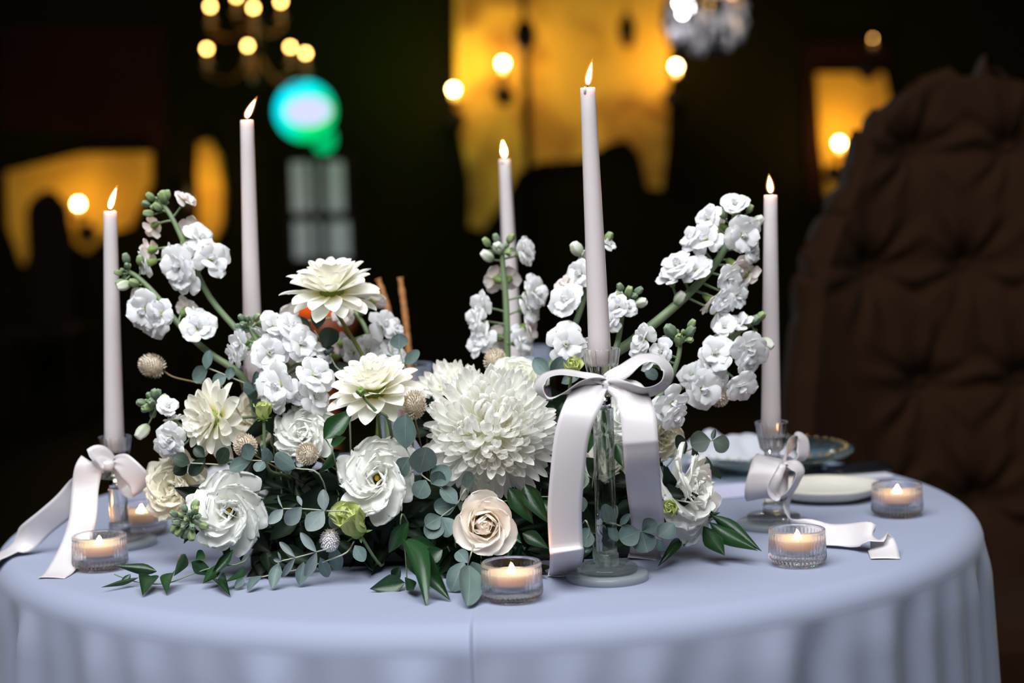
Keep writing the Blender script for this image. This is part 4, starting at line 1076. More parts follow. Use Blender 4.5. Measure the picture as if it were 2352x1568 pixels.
euc('eucalyptus twig of round leaves beside the blush rose', [(1010, 1195), (1015, 1185), (1050, 1157), (1072, 1125)], -0.360, [(1050, 1157, 1012, 1120, 42), (1048, 1158, 998, 1168, 46), (1014, 1188, 985, 1238, 50), (1015, 1188, 1040, 1230, 46), (1012, 1186, 978, 1210, 44), (1074, 1120, 1070, 1082, 36), (1050, 1155, 1068, 1170, 24)], 'euc', 'euc', 5)
euc('drooping eucalyptus twig at the tealight below the blush rose', [(1070, 1345), (1074, 1300), (1085, 1260)], -0.415, [(1078, 1298, 1076, 1392, 62), (1066, 1290, 1034, 1356, 50), (1084, 1290, 1108, 1344, 46), (1074, 1292, 1050, 1262, 34)], 'euc', 'euc', 6)
euc('eucalyptus twig of round leaves around the foot of the tallest candlestick', [(1520, 1240), (1474, 1221), (1421, 1206), (1400, 1200)], -0.378, [(1470, 1219, 1424, 1240, 54), (1474, 1221, 1488, 1268, 58), (1476, 1220, 1506, 1196, 44), (1512, 1232, 1545, 1206, 46), (1474, 1219, 1486, 1188, 12), (1424, 1206, 1446, 1178, 18), (1402, 1204, 1388, 1156, 28), (1404, 1204, 1413, 1157, 24), (1395, 1210, 1420, 1240, 30), (1515, 1240, 1522, 1268, 20)], 'euc', 'euc', 7)
euc('little eucalyptus tip with one round leaf against the glass rod', [(1364, 1258), (1354, 1215), (1345, 1195)], -0.368, [(1354, 1212, 1329, 1239, 25), (1354, 1218, 1344, 1256, 36), (1362, 1258, 1400, 1288, 48), (1364, 1257, 1342, 1270, 10), (1340, 1175, 1330, 1140, 30)], 'euc', 'euc', 8)
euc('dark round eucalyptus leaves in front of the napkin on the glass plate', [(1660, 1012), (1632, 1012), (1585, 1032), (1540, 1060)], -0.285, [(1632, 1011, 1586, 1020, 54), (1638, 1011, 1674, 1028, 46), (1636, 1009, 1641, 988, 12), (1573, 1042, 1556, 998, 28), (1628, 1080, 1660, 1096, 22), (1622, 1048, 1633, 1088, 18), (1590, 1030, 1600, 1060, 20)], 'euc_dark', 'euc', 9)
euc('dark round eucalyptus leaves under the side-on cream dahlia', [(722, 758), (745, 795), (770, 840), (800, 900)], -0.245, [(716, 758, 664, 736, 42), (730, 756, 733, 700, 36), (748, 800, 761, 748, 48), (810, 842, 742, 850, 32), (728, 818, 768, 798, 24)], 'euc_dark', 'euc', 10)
euc('grey eucalyptus leaves above the cream dahlia with the green bud', [(917, 800), (925, 830), (937, 865), (945, 910)], -0.24, [(917, 803, 914, 766, 44), (930, 836, 962, 804, 28), (905, 850, 885, 815, 24)], 'euc', 'euc', 11)
euc('grey eucalyptus tip beside the dried globe on the brown stem', [(478, 845), (520, 862), (590, 893), (640, 930)], -0.245, [(473, 848, 481, 804, 25), (478, 842, 447, 876, 40), (525, 872, 531, 842, 24), (520, 864, 488, 878, 32), (586, 896, 588, 852, 20), (586, 896, 556, 888, 32), (560, 885, 590, 915, 28)], 'euc', 'euc', 12)
euc('eucalyptus twig lying between the sideways dahlia and the large white lisianthus', [(575, 1057), (625, 1060), (680, 1075), (738, 1096)], -0.365, [(577, 1057, 559, 1020, 37), (576, 1058, 528, 1079, 40), (602, 1058, 623, 1032, 36), (606, 1058, 590, 1084, 32), (680, 1075, 627, 1046, 42), (640, 1062, 668, 1086, 26)], 'euc', 'euc', 13)
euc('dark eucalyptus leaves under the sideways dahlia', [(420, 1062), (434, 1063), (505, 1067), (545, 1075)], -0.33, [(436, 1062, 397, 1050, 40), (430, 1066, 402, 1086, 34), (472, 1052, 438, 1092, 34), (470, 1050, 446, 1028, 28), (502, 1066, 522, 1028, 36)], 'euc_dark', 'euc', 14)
euc('blue-green eucalyptus leaves by the pale bud with the dark eye', [(1270, 850), (1255, 870), (1240, 900)], -0.26, [(1262, 862, 1225, 826, 40), (1268, 858, 1295, 822, 34), (1290, 880, 1330, 860, 30), (1480, 850, 1510, 868, 30)], 'euc', 'euc', 15)

RG = 'ruscus twigs in the arrangement'
def rus(label, stem, y, leaves, seed=0, rooted=True, dy=0.02):
    x = U(stem[-1][0], stem[-1][1], y).x
    return twig('ruscus_twig', label, 'foliage', RG, list(reversed(stem)), y, leaves, 'ruscus', 'ruscus', 'stem', 1.5, seed, dy, fr(x) if rooted else None)
# trailing twig on the cloth: points on the table top
def trail():
    y0 = TB(430, 1322).y
    return y0
yt = TB(380, 1345).y
rus('glossy ruscus twig trailing over the cloth past the tealight', [(262, 1318), (310, 1335), (380, 1340), (440, 1318), (500, 1300), (560, 1290)], yt, [(318, 1326, 228, 1352, 14), (360, 1312, 270, 1298, 28), (346, 1322, 330, 1366, 48), (396, 1315, 384, 1362, 38), (425, 1272, 408, 1318, 32), (440, 1290, 490, 1322, 36), (505, 1292, 464, 1348, 30), (500, 1330, 530, 1366, 32), (535, 1262, 478, 1330, 26), (450, 1285, 470, 1262, 26), (300, 1318, 275, 1342, 18), (560, 1300, 520, 1352, 34)], 1)
rus('broad glossy ruscus twig hanging over the cloth beside the drooping eucalyptus', [(935, 1335), (930, 1262), (920, 1215), (925, 1180)], -0.405, [(926, 1236, 988, 1388, 58), (940, 1262, 1037, 1376, 64), (930, 1338, 848, 1352, 52), (935, 1240, 1012, 1264, 38), (1016, 1262, 962, 1296, 42), (938, 1198, 888, 1274, 40), (930, 1325, 960, 1368, 30), (920, 1300, 900, 1340, 30)], 2)
rus('glossy ruscus leaves fanned over the cloth in front of the bow-wrapped candlestick', [(1645, 1192), (1610, 1195), (1560, 1200), (1500, 1200)], -0.315, [(1616, 1208, 1668, 1285, 48, -0.03), (1630, 1199, 1742, 1277, 46, -0.03), (1634, 1183, 1753, 1262, 36, -0.01), (1562, 1238, 1513, 1298, 26, -0.04), (1578, 1238, 1570, 1256, 10), (1545, 1240, 1554, 1262, 14), (1600, 1190, 1650, 1178, 22)], 3)
rus('glossy ruscus leaves between the blush rose and the bow tail', [(1270, 1140), (1215, 1142), (1165, 1150), (1130, 1160)], -0.352, [(1168, 1120, 1228, 1202, 50), (1205, 1112, 1264, 1202, 48), (1200, 1224, 1262, 1258, 38), (1165, 1250, 1166, 1290, 24), (1200, 1248, 1186, 1290, 18), (1240, 1150, 1290, 1210, 40), (1150, 1195, 1200, 1250, 40)], 4)
rus('dark ruscus leaves seen around the glass rod of the tallest candlestick', [(1360, 1120), (1370, 1050), (1385, 980)], -0.315, [(1350, 1040, 1330, 960, 44), (1345, 1050, 1375, 1110, 44), (1398, 1000, 1376, 1056, 38), (1414, 1018, 1436, 1078, 34), (1365, 1000, 1390, 940, 40), (1340, 1080, 1320, 1140, 40), (1390, 1150, 1430, 1180, 40)], 5)
rus('broad ruscus leaf standing beside the white lisianthus under the small green bud', [(745, 1005), (755, 1020), (770, 1060)], -0.345, [(744, 1008, 812, 936, 54), (760, 1020, 800, 1005, 30), (770, 1040, 740, 1085, 30)], 6)
# ruscus filler at the heart of the arrangement, shade put into its leaf colour
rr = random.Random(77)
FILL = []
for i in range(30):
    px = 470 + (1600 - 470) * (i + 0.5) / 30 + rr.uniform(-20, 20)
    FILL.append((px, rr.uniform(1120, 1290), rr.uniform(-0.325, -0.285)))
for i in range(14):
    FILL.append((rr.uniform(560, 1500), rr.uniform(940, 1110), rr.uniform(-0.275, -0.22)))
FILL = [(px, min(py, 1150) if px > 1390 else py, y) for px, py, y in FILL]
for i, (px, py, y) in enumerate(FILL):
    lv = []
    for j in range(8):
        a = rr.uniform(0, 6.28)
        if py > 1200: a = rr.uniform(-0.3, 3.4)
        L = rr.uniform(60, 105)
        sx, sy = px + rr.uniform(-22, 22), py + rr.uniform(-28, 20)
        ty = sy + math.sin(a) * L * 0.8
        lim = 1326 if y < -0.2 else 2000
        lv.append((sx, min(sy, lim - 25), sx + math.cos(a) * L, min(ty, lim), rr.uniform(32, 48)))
    twig('ruscus_twig', 'ruscus twig with leaves coloured dark for shade, packed between the flower heads', 'foliage', 'shade-darkened ruscus filling the arrangement', [(px + rr.uniform(-10, 10), py + 20), (px, py), (px + rr.uniform(-12, 12), py - 25)], y, lv, 'deep', 'ruscus', 'stem', 1.5, 300 + i, 0.025, fr(U(px, py, y).x, -0.02, 0.06))

# ------------------------------------------------------------------ place settings and things at the back of the table
def plate(name, label, P, r, prof_, mat, group=None, n=64):
    t = thing(name, label, 'plate', P, group)
    return t

def charger(label, P, r):
    t = thing('glass_charger', label, 'plate', P, 'glass charger plates with gold beads')
    pr = [(0, 0), (0.45 * r, 0), (0.5 * r, 0.002), (0.55 * r, 0.008), (0.97 * r, 0.024), (1.0 * r, 0.026), (1.0 * r, 0.030), (0.97 * r, 0.031), (0.6 * r, 0.016), (0.5 * r, 0.008), (0, 0.007)]
    ob('plate_body', lathe('plate_body', pr, 72), MT['greenglass'], t)
    bead = lathe('bead', [(0, -1), (0.7, -0.7), (1, 0), (0.7, 0.7), (0, 1)], 8)
    for i in range(44):
        a = 2 * math.pi * i / 44
        ob('bead', bead, MT['gold'], t, M.Translation((0.93 * r * math.cos(a), 0.93 * r * math.sin(a), 0.0325)) @ M.Scale(0.0016, 4))
    return t

def crumpled(name, sx, sy, h, seed, n=26):
    vs, fs = [], []
    for j in range(n + 1):
        for i in range(n + 1):
            u, v = -1 + 2 * i / n, -1 + 2 * j / n
            d = max(abs(u), abs(v))
            e = max(0, 1 - d ** 3)
            f = noise.noise(V((u * 1.6 + seed, v * 1.6, 0.3))) * 0.6 + noise.noise(V((u * 4 + seed, v * 4, 1.3))) * 0.25
            vs.append((u * sx * (1 + 0.12 * noise.noise(V((v * 3, seed, 0)))), v * sy, max(0.0006, h * e * (0.55 + f) + 0.0015)))
    for j in range(n):
        for i in range(n):
            a = j * (n + 1) + i
            fs.append((a, a + 1, a + n + 2, a + n + 1))
    me = mesh(name, vs, fs)
    return me

def solid(o, th):
    m = o.modifiers.new('thickness', 'SOLIDIFY'); m.thickness = th; m.offset = 1
    return o

c1 = V((0.325, 0.235, TOP + 0.0003))
charger('glass charger with gold beads behind the bow-wrapped candlestick', c1, 0.115)
o = solid(ob('napkin', crumpled('napkin', 0.072, 0.060, 0.034, 3), MT['napkin'], None, M.Translation(c1 + V((-0.035, 0.0, 0.0215)))), 0.0015)
tag(o, 'crumpled white napkin lying on the glass charger behind the bow-wrapped candlestick', 'napkin')
c2 = V((-0.335, 0.12, TOP + 0.0003))
charger('glass charger with gold beads behind the candlestick with two tealights', c2, 0.105)
o = solid(ob('napkin', crumpled('napkin', 0.062, 0.055, 0.036, 9), MT['napkin'], None, M.Translation(c2 + V((0.0, 0.0, 0.0215)))), 0.0015)
tag(o, 'crumpled white napkin on the glass charger behind the candlestick with two tealights', 'napkin')

# stoneware plate
sp_ = TB(1893, 1140); sp_ = V((sp_.x, 0.022, TOP + 0.0003))
t = thing('stoneware_plate', 'small off-white stoneware plate with a raised rim beside the tealight', 'plate', sp_)
q = 0.066
ob('plate_body', lathe('plate_body', [(0, 0), (0.6 * q, 0), (0.68 * q, 0.0015), (0.9 * q, 0.007), (0.985 * q, 0.0135), (1.0 * q, 0.0160), (0.985 * q, 0.0172), (0.95 * q, 0.0160), (0.86 * q, 0.0095), (0.66 * q, 0.0055), (0, 0.0045)], 56, lambda r, z, a: r * (1 + 0.012 * math.sin(5 * a + 1) + 0.008 * math.sin(9 * a))), MT['stone'], t)
ob('foot_ring', lathe('foot_ring', [(0.5 * q, 0.0), (0.56 * q, 0.0), (0.56 * q, 0.002), (0.5 * q, 0.002)], 40), MT['stone'], t)

# folded napkin with dark cutlery, and a pale card
P = V((0.415, 0.165, TOP + 0.0004))
o = ob('folded_napkin', box('folded_napkin', 0.105, 0.080, 0.006, 0.0025, 0.003), MT['napkin'], None, M.Translation(P) @ M.Rotation(0.25, 4, 'Z'))
tag(o, 'flat folded white napkin under the dark cutlery', 'napkin')
def cutlery(name, label, P, rz, kind):
    t = thing(name, label, 'cutlery', P, 'dark cutlery on the folded napkin')
    t.rotation_euler = (0, 0, rz)
    ob('handle', tube('handle', [(0, 0, 0.0032), (0.03, 0, 0.0034), (0.076, 0, 0.0036)], 0.0022, 0.0034, 8, 8), MT['cutlery'], t)
    if kind == 'fork':
        ob('neck', box('neck', 0.022, 0.018, 0.002, 0.0008, 0.0030), MT['cutlery'], t, M.Translation((-0.010, 0, 0)))
        for k in range(4):
            ob('tine', tube('tine', [(-0.020, -0.0075 + 0.005 * k, 0.003), (-0.04, -0.0075 + 0.005 * k, 0.0045), (-0.058, -0.0075 + 0.005 * k, 0.003)], 0.0012, 0.0008, 6, 6), MT['cutlery'], t)
    elif kind == 'knife':
        ob('blade', prism('blade', [(0.002, 0.0018), (-0.050, 0.0018), (-0.056, 0.0050), (0.002, 0.0050)], -0.006, 0.008), MT['cutlery'], t)
    else:
        ob('spoon_bowl', lathe('spoon_bowl', [(0, 0.001), (0.6, 0.12), (1.0, 0.36), (0.96, 0.40), (0.55, 0.2), (0, 0.1)], 20), MT['cutlery'], t, M.Translation((-0.02, 0, 0.0015)) @ M.Diagonal((0.024, 0.015, 0.012, 1)))
    return t
cutlery('fork', 'dark fork on the folded napkin', P + V((-0.010, -0.024, 0.0064)), 0.30, 'fork')
cutlery('knife', 'dark knife on the folded napkin', P + V((-0.012, 0.0, 0.0064)), 0.25, 'knife')
cutlery('spoon', 'dark spoon on the folded napkin', P + V((-0.016, 0.024, 0.0064)), 0.20, 'spoon')
P = TB(1655, 1132)
o = ob('card', box('card', 0.115, 0.085, 0.0016, 0.0004, 0.0010), MT['lilac'], None, M.Translation(V((P.x, P.y, TOP + 0.0003))) @ M.Rotation(0.35, 4, 'Z'))
tag(o, 'pale lilac paper card lying behind the sideways white lisianthus', 'card')

# drinking glass with breadsticks
gp = V((U(930, 900, 0.10).x, 0.10, TOP + 0.0003))
gz = U(965, 836, 0.10).z - TOP
t = thing('drinking_glass', 'tall clear glass holding two breadsticks behind the flowers', 'glass', gp)
ob('glass_wall', lathe('glass_wall', [(0, 0), (0.028, 0), (0.030, 0.002), (0.037, gz - 0.002), (0.0365, gz), (0.0352, gz - 0.002), (0.0285, 0.010), (0, 0.008)], 40), MT['glass'], t)
for lb, pts in (('straight brown breadstick standing in the drinking glass', [(942, 900), (938, 800), (930, 720), (919, 637)]), ('bent lighter breadstick leaning in the drinking glass beside the dahlia', [(912, 860), (900, 760), (888, 700), (868, 640)])):
    Q = [U(px, py, 0.10) for px, py in pts]
    B = V((gp.x + (Q[0].x - gp.x) * 0.2, 0.10 + (0.008 if 'bent' in lb else -0.008), TOP + 0.0125))
    o = ob('breadstick', tube('breadstick', [p - B for p in [B] + Q], 0.0040, 0.0036, 9, 40, 0.16, 3), MT['bread'], None, M.Translation(B))
    tag(o, lb, 'breadstick')
# stemmed glass behind the upright stock
wp = V((U(1215, 900, 0.22).x, 0.22, TOP + 0.0003))
t = thing('wine_glass', 'clear wine glass behind the hindmost candle', 'glass', wp)
ob('glass_foot', lathe('glass_foot', [(0, 0), (0.033, 0), (0.033, 0.0015), (0.006, 0.004), (0, 0.004)], 32), MT['glass'], t)
ob('glass_stem', lathe('glass_stem', [(0, 0.0041), (0.004, 0.0041), (0.0035, 0.07), (0.005, 0.078), (0, 0.078)], 16), MT['glass'], t)
ob('glass_bowl', lathe('glass_bowl', [(0, 0.0781), (0.015, 0.082), (0.034, 0.105), (0.036, 0.13), (0.030, 0.175), (0.0292, 0.175), (0.035, 0.13), (0.033, 0.106), (0.014, 0.084), (0, 0.080)], 40), MT['glass'], t)

# ------------------------------------------------------------------ tufted armchair
MT['velvet'] = plain('brown_velvet', (0.018, 0.0082, 0.0040), 0.95, spec=0.03, sheen=0.02, var=0.25, vscale=14)
MT['leg'] = plain('dark_leg', (0.02, 0.012, 0.008), 0.5)
CY = 0.98
def armchair():
    base = V((U(2270, 900, CY).x, CY, 0.0))
    t = thing('tufted_armchair', 'brown velvet high-back armchair with deep buttoned tufts', 'armchair', base)
    # outline of the back: half width at height z, from the photograph's own edge
    edge = [(1836, 1100), (1838, 990), (1846, 880), (1866, 740), (1898, 600), (1940, 500), (1985, 400), (2030, 315), (2085, 240), (2150, 190), (2230, 170)]
    E = catmull([U(px, py, CY) for px, py in edge], 60)
    def half(z):
        for a, b in zip(E, E[1:]):
            if a.z <= z <= b.z:
                f = (z - a.z) / (b.z - a.z)
                return base.x - (a.x + (b.x - a.x) * f)
        return base.x - (E[0].x if z < E[0].z else E[-1].x)
    z0, z1 = 0.34, E[-1].z
    kx = K(CY)
    btn = []
    b0 = U(2125, 885, CY); b1 = U(2005, 620, CY)
    dx = (b0.x - b1.x); dz = b1.z - b0.z
    for j in range(-2, 4):
        for i in range(-3, 4):
            x = b0.x + (2 * i + (j % 2)) * dx; z = b0.z + j * dz
            if abs(x - base.x) < half(z) - 0.05 and z0 + 0.08 < z < z1 - 0.06:
                btn.append((x - base.x, z))
    nu, nv = 90, 110
    vs, fs = [], []
    def surf(u, z):
        x = u * half(z)
        y = -0.06 - 0.10 * (1 - min(1, u * u)) * 0 - 0.10 * abs(u) ** 3.0 * max(0.0, min(1.0, (z1 - z) / 0.5)) + 0.14 * (z - 0.4)
        d = 0.0
        for bx, bz in btn:
            ddx, ddz = x - bx, z - bz
            r = math.hypot(ddx, ddz)
            if r < 0.22:
                th = math.atan2(ddz, ddx)
                d += 0.040 * math.exp(-(r / 0.035) ** 2) + 0.016 * math.exp(-(r / 0.085) ** 1.5)
                d += 0.006 * math.exp(-((r - 0.06) / 0.05) ** 2) * (math.cos(9 * th + bx * 40) + 0.6 * math.cos(14 * th + 1))
        return V((x, y + d, z))
    for j in range(nv + 1):
        z = z0 + (z1 - z0) * j / nv
        for i in range(nu + 1):
            vs.append(surf(-1 + 2 * i / nu, z))
    for j in range(nv):
        for i in range(nu):
            a = j * (nu + 1) + i
            fs.append((a, a + 1, a + nu + 2, a + nu + 1))
    o = ob('backrest', mesh('backrest', vs, fs), MT['velvet'], t)
    sm = o.modifiers.new('thickness', 'SOLIDIFY'); sm.thickness = 0.07; sm.offset = -1
    bm_ = lathe('button', [(0, -0.3), (0.8, -0.2), (1, 0.1), (0.7, 0.4), (0, 0.5)], 14)
    for bx, bz in btn:
        h = half(bz); s = surf(bx / h, bz)
        ob('button', bm_, MT['velvet'], o, orient(s + V((0, -0.002, 0)), (0, -1, 0), 0, 0.013))
    ob('seat', box('seat', 0.62, 0.36, 0.16, 0.04, 0.37), MT['velvet'], t, M.Translation((0.0, -0.24, 0)))
    for s in (-1, 1):
        ob('armrest', box('armrest', 0.09, 0.36, 0.30, 0.035, 0.42), MT['velvet'], t, M.Translation((s * 0.352, -0.24, 0)))
        for yy in (-0.38, -0.02):
            ob('leg', lathe('leg', [(0, 0), (0.014, 0), (0.024, 0.29), (0, 0.29)], 12), MT['leg'], t, M.Translation((s * 0.27, yy, 0)))
armchair()

# ------------------------------------------------------------------ lamps of the room
MT['iron'] = plain('black_iron', (0.008, 0.006, 0.003), 0.6, spec=0.1)
MT['brass'] = plain('old_brass', (0.45, 0.25, 0.06), 0.35, metal=0.9)
MT['sleeve'] = plain('ivory_candle_sleeve', (0.55, 0.38, 0.16), 0.6)
MT['bulb'] = glow('warm_bulb', (1.0, 0.66, 0.26), 72.0)
MT['bulb_soft'] = glow('amber_bulb', (1.0, 0.52, 0.13), 32.0)
MT['bulb_white'] = glow('cool_white_bulb', (0.92, 0.93, 1.0), 70.0)

def point(name, P, e, col, parent=None, rad=0.03):
    l = bpy.data.lights.new(name, 'POINT'); l.energy = e; l.color = col; l.shadow_soft_size = rad
    o = bpy.data.objects.new(name, l); COL.objects.link(o)
    if parent is not None: o.parent = parent
    o.location = P
    return o
WARM = (1.0, 0.62, 0.22)
sph = lathe('bulb', [(0, -1), (0.5, -0.87), (0.87, -0.5), (1, 0), (0.87, 0.5), (0.5, 0.87), (0, 1)], 18)

def sconce(label, px, py, out, e, arm=True, soft=False, r=0.017):
    y = WY - 0.06 - out
    P = U(px, py, y)
    W = V((P.x, WY - 0.06, P.z - 0.16))
    t = thing('wall_sconce', label, 'lamp', W, 'wall sconces with round bulbs')
    ob('wall_plate', lathe('wall_plate', [(0, 0), (0.05, 0), (0.055, 0.008), (0.03, 0.02), (0, 0.022)], 20), MT['iron'], t, M.Rotation(R(90), 4, 'X'))
    L = P - W
    ob('arm', tube('arm', [(0, -0.015, 0), (0, -out * 0.6, -0.05), (0, -out, -0.02), (0, -out, L.z - 0.06)], 0.008, 0.007, 8, 16), MT['iron'], t)
    ob('cup', lathe('cup', [(0, 0), (0.015, 0), (0.03, 0.02), (0.034, 0.028), (0.012, 0.028), (0, 0.026)], 16), MT['iron'], t, M.Translation((0, -out, L.z - 0.085)))
    ob('sleeve', lathe('sleeve', [(0, 0), (0.010, 0), (0.010, 0.045), (0, 0.045)], 14), MT['sleeve'], t, M.Translation((0, -out, L.z - 0.06)))
    obm('bulb', sph, MT['bulb_soft'] if soft else MT['bulb'], t, M.Translation(L) @ M.Scale(r, 4))
    if e: point('sconce_light', L + V((0, -0.03, 0.0)), e, WARM, t, 0.03)
    return t
sconce('wall sconce beside the iron stand on the ochre plaster', 1155, 145, 0.22, 6.5)
sconce('wall sconce at the dark edge of the ochre plaster', 1042, 205, 0.22, 3.6)
sconce('wall sconce below the crystal chandelier', 1553, 152, 0.22, 6.5)
sconce('wall sconce on the ochre strip above the armchair', 1928, 328, 0.18, 4.5)
sconce('wall sconce on the plaster beside the dark arched chair', 180, 468, 0.18, 1.7)
sconce('faint wall sconce above the ochre strip by the armchair', 2005, 88, 0.16, 0.12, soft=True, r=0.004)
sc_ = U(482, 430, WY - 0.5)
t = thing('standing_lamp', 'slim dark floor lamp by the narrow ochre strip', 'lamp', V((sc_.x - 0.18, WY - 0.45, 0)))
ob('lamp_base', lathe('lamp_base', [(0, 0), (0.13, 0), (0.13, 0.02), (0.02, 0.03), (0, 0.03)], 24), MT['iron'], t)
ob('lamp_pole', lathe('lamp_pole', [(0, 0.03), (0.011, 0.03), (0.011, 1.15), (0, 1.15)], 12), MT['iron'], t)
ob('lamp_shade', lathe('lamp_shade', [(0.07, 1.02), (0.05, 1.22), (0.046, 1.22), (0.066, 1.02)], 24), MT['iron'], t)
point('floor_lamp_light', (0.09, 0.12, 1.14), 2.2, WARM, t, 0.03)

# iron candle stand in front of the ochre wall
ip = U(1212, 300, WY - 0.55)
t = thing('iron_stand', 'tall black iron stand with a round finial before the ochre wall', 'stand', V((ip.x, WY - 0.55, 0)))
zt = U(1212, 82, WY - 0.55).z
ob('stand_pole', lathe('stand_pole', [(0, 0.02), (0.024, 0.02), (0.022, zt - 0.05), (0.03, zt - 0.04), (0, zt - 0.04)], 14), MT['iron'], t)
ob('stand_foot', lathe('stand_foot', [(0, 0), (0.16, 0), (0.15, 0.02), (0.03, 0.05), (0, 0.05)], 24), MT['iron'], t)
ob('finial', lathe('finial', [(0, -0.07), (0.045, -0.06), (0.060, 0), (0.045, 0.06), (0.012, 0.09), (0.016, 0.11), (0.010, 0.34), (0, 0.34)], 18), MT['iron'], t, M.Translation((0, 0, zt)))
ip = U(1440, 70, WY - 0.3)
t = thing('iron_lantern', 'small black iron lantern hanging before the ochre wall', 'lantern', ip)
ob('lantern_body', lathe('lantern_body', [(0, -0.09), (0.03, -0.08), (0.05, 0.02), (0.03, 0.06), (0.008, 0.10), (0, 0.10)], 6, None, False), MT['iron'], t)
ob('chain', tube('chain', [(0, 0, 0.1), (0, 0, 4.19 - ip.z)], 0.004, 0.004, 6, 2), MT['iron'], t)

# dark arched chair back before the plaster
ap = U(112, 520, WY - 0.5)
t = thing('arched_chair', 'dark arched chair back in front of the lamplit plaster', 'chair', V((ap.x, WY - 0.5, 0)))
za = U(112, 442, WY - 0.5).z
arch = [(-0.11, 0.45)] + [(-0.11 * math.cos(a), za - 0.12 + 0.12 * math.sin(a)) for a in [i * math.pi / 12 for i in range(13)]] + [(0.11, 0.45)]
ob('chair_back', prism('chair_back', arch, -0.02, 0.02), MT['darkwood'], t)
ob('chair_seat', box('chair_seat', 0.4, 0.4, 0.06, 0.01, 0.45), MT['darkwood'], t, M.Translation((0, -0.19, 0)))
for sx in (-0.17, 0.17):
    for yy in (-0.36, -0.02):
        ob('leg', box('leg', 0.035, 0.035, 0.42, 0.004, 0.21), MT['darkwood'], t, M.Translation((sx, yy, 0)))

# brass chandelier with two tiers of bulbs
def chandelier():
    Y = 6.6
    C = U(585, 60, Y)
    t = thing('brass_chandelier', 'brass chandelier with two tiers of amber bulbs', 'chandelier', V((C.x, Y, 4.19)))
    B = V(t.location)
    ob('rod', tube('rod', [(0, 0, 0), (0, 0, C.z - 4.19 - 0.05)], 0.01, 0.01, 8, 2), MT['iron'], t)
    ob('body', lathe('body', [(0, -0.30), (0.02, -0.28), (0.04, -0.22), (0.02, -0.15), (0.03, -0.05), (0.045, 0), (0.02, 0.06), (0, 0.08)], 18), MT['iron'], t, M.Translation((0, 0, C.z - 4.19)))
    spots = [(475, 112, 0.05), (569, 105, -0.22), (667, 108, 0.20), (702, 122, -0.06), (483, 15, 0.05), (543, -8, 0.2), (582, 18, -0.2), (645, 4, 0.02)]
    for px, py, dy in spots:
        P = U(px, py, Y + dy) - B
        ob('arm', tube('arm', [(0, 0, C.z - 4.19 - (0.12 if py > 60 else -0.02)), (P.x * 0.5, P.y * 0.5, P.z - 0.15), (P.x, P.y, P.z - 0.12), (P.x, P.y, P.z - 0.085)], 0.006, 0.005, 7, 14), MT['brass'], t)
        ob('candle_sleeve', lathe('candle_sleeve', [(0, -0.085), (0.024, -0.082), (0.026, -0.075), (0.0085, -0.073), (0.0085, -0.012), (0, -0.012)], 14), MT['sleeve'], t, M.Translation(P))
        obm('bulb', sph, MT['bulb_soft'], t, M.Translation(P) @ M.Scale(0.0115, 4))
    point('chandelier_light', (0, -0.1, C.z - 4.19 - 0.02), 0.5, WARM, t, 0.01)
chandelier()

# crystal chandelier
MT['drop'] = plain('crystal_drop', (0.95, 0.95, 1.0), 0.08, spec=1.0)
MT['drop_unlit'] = plain('unlit_crystal_drop', (0.05, 0.05, 0.06), 0.05, spec=1.0)  # dark copy of the drop; uneven sparkle put into the colour
def crystal():
    Y = 5.2
    C = U(1618, 20, Y)
    t = thing('crystal_chandelier', 'crystal chandelier hung with rows of pale glass drops', 'chandelier', V((C.x, Y, 4.19)))
    h = C.z - 4.19
    ob('rod', tube('rod', [(0, 0, 0), (0, 0, h + 0.05)], 0.008, 0.008, 8, 2), MT['iron'], t)
    k = K(Y)
    ob('ring', lathe('ring', [(88 * k, h + 0.02), (92 * k, h + 0.02), (92 * k, h + 0.035), (88 * k, h + 0.035)], 32), MT['brass'], t)
    dm = lathe('crystal_drop', [(0, -1.5), (0.5, -0.8), (0.75, -0.1), (0.45, 0.6), (0, 1.0)], 6, None, False)
    rr = random.Random(4)
    for ring, (rad, dz, n) in enumerate(((88, 0.0, 26), (90, -0.055, 26), (80, -0.10, 22), (60, -0.13, 16), (35, -0.15, 10), (70, 0.06, 18), (50, 0.10, 14))):
        for i in range(n):
            a = 2 * math.pi * (i + 0.5 * (ring % 2)) / n
            obm('crystal_drop', dm, MT['drop'] if rr.random() < 0.5 else MT['drop_unlit'], t, M.Translation((rad * k * math.cos(a), rad * k * math.sin(a), h + dz + rr.uniform(-0.006, 0.006))) @ M.Rotation(a, 4, 'Z') @ M.Scale(0.024, 4))
    for px, py in ((1568, 30), (1586, 16), (1560, 8)):
        P = U(px, py, Y - 0.12) - V(t.location)
        obm('bulb', sph, MT['bulb_white'], t, M.Translation(P) @ M.Scale(0.009, 4))
    for px, py in ((1620, 8), (1682, -6)):
        P = U(px, py, Y - 0.10) - V(t.location)
        obm('bulb', sph, MT['bulb_soft'], t, M.Translation(P) @ M.Scale(0.009, 4))
        ob('candle_sleeve', lathe('candle_sleeve', [(0, -0.07), (0.010, -0.07), (0.008, -0.010), (0, -0.010)], 12), MT['sleeve'], t, M.Translation(P))
    point('crystal_light', (0, -0.02, h + 0.16), 5.0, (0.97, 0.95, 1.0), t, 0.02)
crystal()

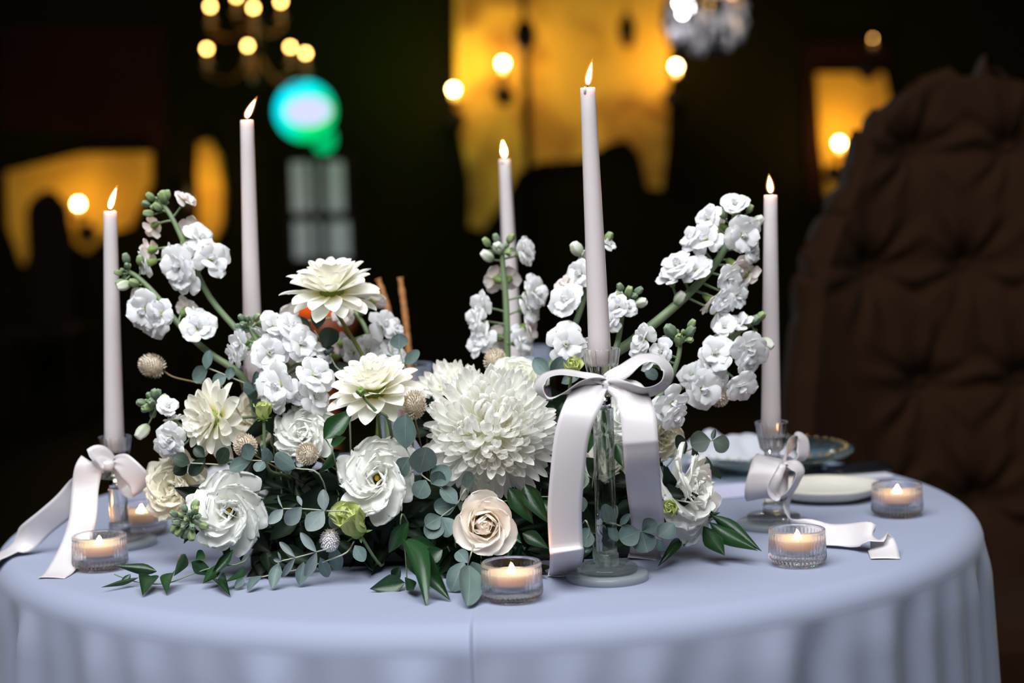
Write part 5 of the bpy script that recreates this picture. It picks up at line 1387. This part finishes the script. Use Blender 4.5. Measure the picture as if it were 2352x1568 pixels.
# coloured stage light
def ledmat():
    m, nt, b, out = newmat('led_ring')
    tc = nt.nodes.new('ShaderNodeTexCoord'); sp = nt.nodes.new('ShaderNodeSeparateXYZ')
    nt.links.new(tc.outputs['Object'], sp.inputs['Vector'])
    ad = nt.nodes.new('ShaderNodeMath'); ad.operation = 'SUBTRACT'
    nt.links.new(sp.outputs['X'], ad.inputs[0]); nt.links.new(sp.outputs['Y'], ad.inputs[1])
    mr = nt.nodes.new('ShaderNodeMapRange'); mr.inputs['From Min'].default_value = -0.14; mr.inputs['From Max'].default_value = 0.12
    nt.links.new(ad.outputs[0], mr.inputs['Value'])
    rp = nt.nodes.new('ShaderNodeValToRGB')
    rp.color_ramp.elements[0].color = (0.0, 0.55, 0.62, 1); rp.color_ramp.elements[1].color = (0.0, 0.42, 0.10, 1)
    nt.links.new(mr.outputs['Result'], rp.inputs['Fac'])
    e = nt.nodes.new('ShaderNodeEmission'); e.inputs['Strength'].default_value = 2.0
    nt.links.new(rp.outputs['Color'], e.inputs['Color']); nt.links.new(e.outputs['Emission'], out.inputs['Surface'])
    return m
MT['led'] = ledmat()
MT['led_core'] = glow('led_core', (0.66, 0.70, 1.0), 1.1)
Y = 6.9
P = U(700, 255, Y)
t = thing('stage_light', 'round stage light glowing cyan and green with a white heart', 'lamp', V((P.x, Y, 0)))
FM = M.Translation((0, 0, P.z)) @ M.Rotation(R(90), 4, 'X')
ob('housing', lathe('housing', [(0, -0.22), (0.06, -0.2), (0.12, -0.05), (0.165, 0.0), (0.165, 0.012), (0.155, 0.012), (0.15, -0.02), (0, -0.03)], 28), MT['iron'], t, FM)
ob('led_face', lathe('led_face', [(0, -0.012), (0.150, -0.012), (0.150, -0.016), (0, -0.016)], 40), MT['led'], t, FM @ M.Diagonal((1, 1.0, 1, 1)))
ob('lens', lathe('lens', [(0, 0.006), (0.07, 0.002), (0.10, -0.010), (0, -0.0115)], 28), MT['led_core'], t, FM @ M.Translation((0.015, 0.0, 0)) @ M.Diagonal((1.15, 0.72, 1, 1)))
G2 = U(742, 318, Y)
MT['lobe_green'] = glow('green_glow_lobe', (0.0, 0.75, 0.22), 0.75)  # added glowing disc that stretches the stage light's green glow
ob('added_glow_lobe', lathe('added_glow_lobe', [(0, -0.02), (0.055, -0.02), (0.060, -0.012), (0.03, -0.008), (0, -0.007)], 28), MT['lobe_green'], t, M.Translation((G2.x - P.x, 0.03, G2.z)) @ M.Rotation(R(90), 4, 'X') @ M.Diagonal((1, 1.25, 1, 1)))
ob('pole', lathe('pole', [(0, 0.02), (0.014, 0.02), (0.014, P.z - 0.17), (0, P.z - 0.17)], 12), MT['iron'], t, M.Translation((0, 0.1, 0)))
ob('foot', lathe('foot', [(0, 0), (0.2, 0), (0.2, 0.015), (0.02, 0.03), (0, 0.03)], 24), MT['iron'], t, M.Translation((0, 0.1, 0)))
point('stage_green', (0.35, 0.55, P.z + 0.25), 5.0, (0.05, 1.0, 0.25), t, 0.05)

# orange lamp low in the room
Y = 2.9
P = U(750, 722, Y)
MT['orange'] = glow('orange_lamp_shade', (1.0, 0.13, 0.012), 0.9)
t = thing('orange_lamp', 'low rounded orange lamp glowing behind the side-on dahlia', 'lamp', V((P.x, Y, 0)))
k = K(Y)
ob('shade', lathe('shade', [(0.0, 52 * k), (34 * k, 50 * k), (58 * k, 38 * k), (76 * k, 10 * k), (74 * k, 6 * k), (0, 8 * k)], 32), MT['orange'], t, M.Translation((0, 0, P.z)))
MT['orange_base'] = plain('orange_lamp_base', (0.30, 0.07, 0.02), 0.4)
ob('lamp_body', lathe('lamp_body', [(0, 0.0), (0.10, 0.0), (0.10, 0.02), (0.02, 0.04), (0.02, P.z - 0.10), (60 * k, P.z - 0.06), (70 * k, P.z + 4 * k), (0, P.z + 6 * k)], 24), MT['orange_base'], t)
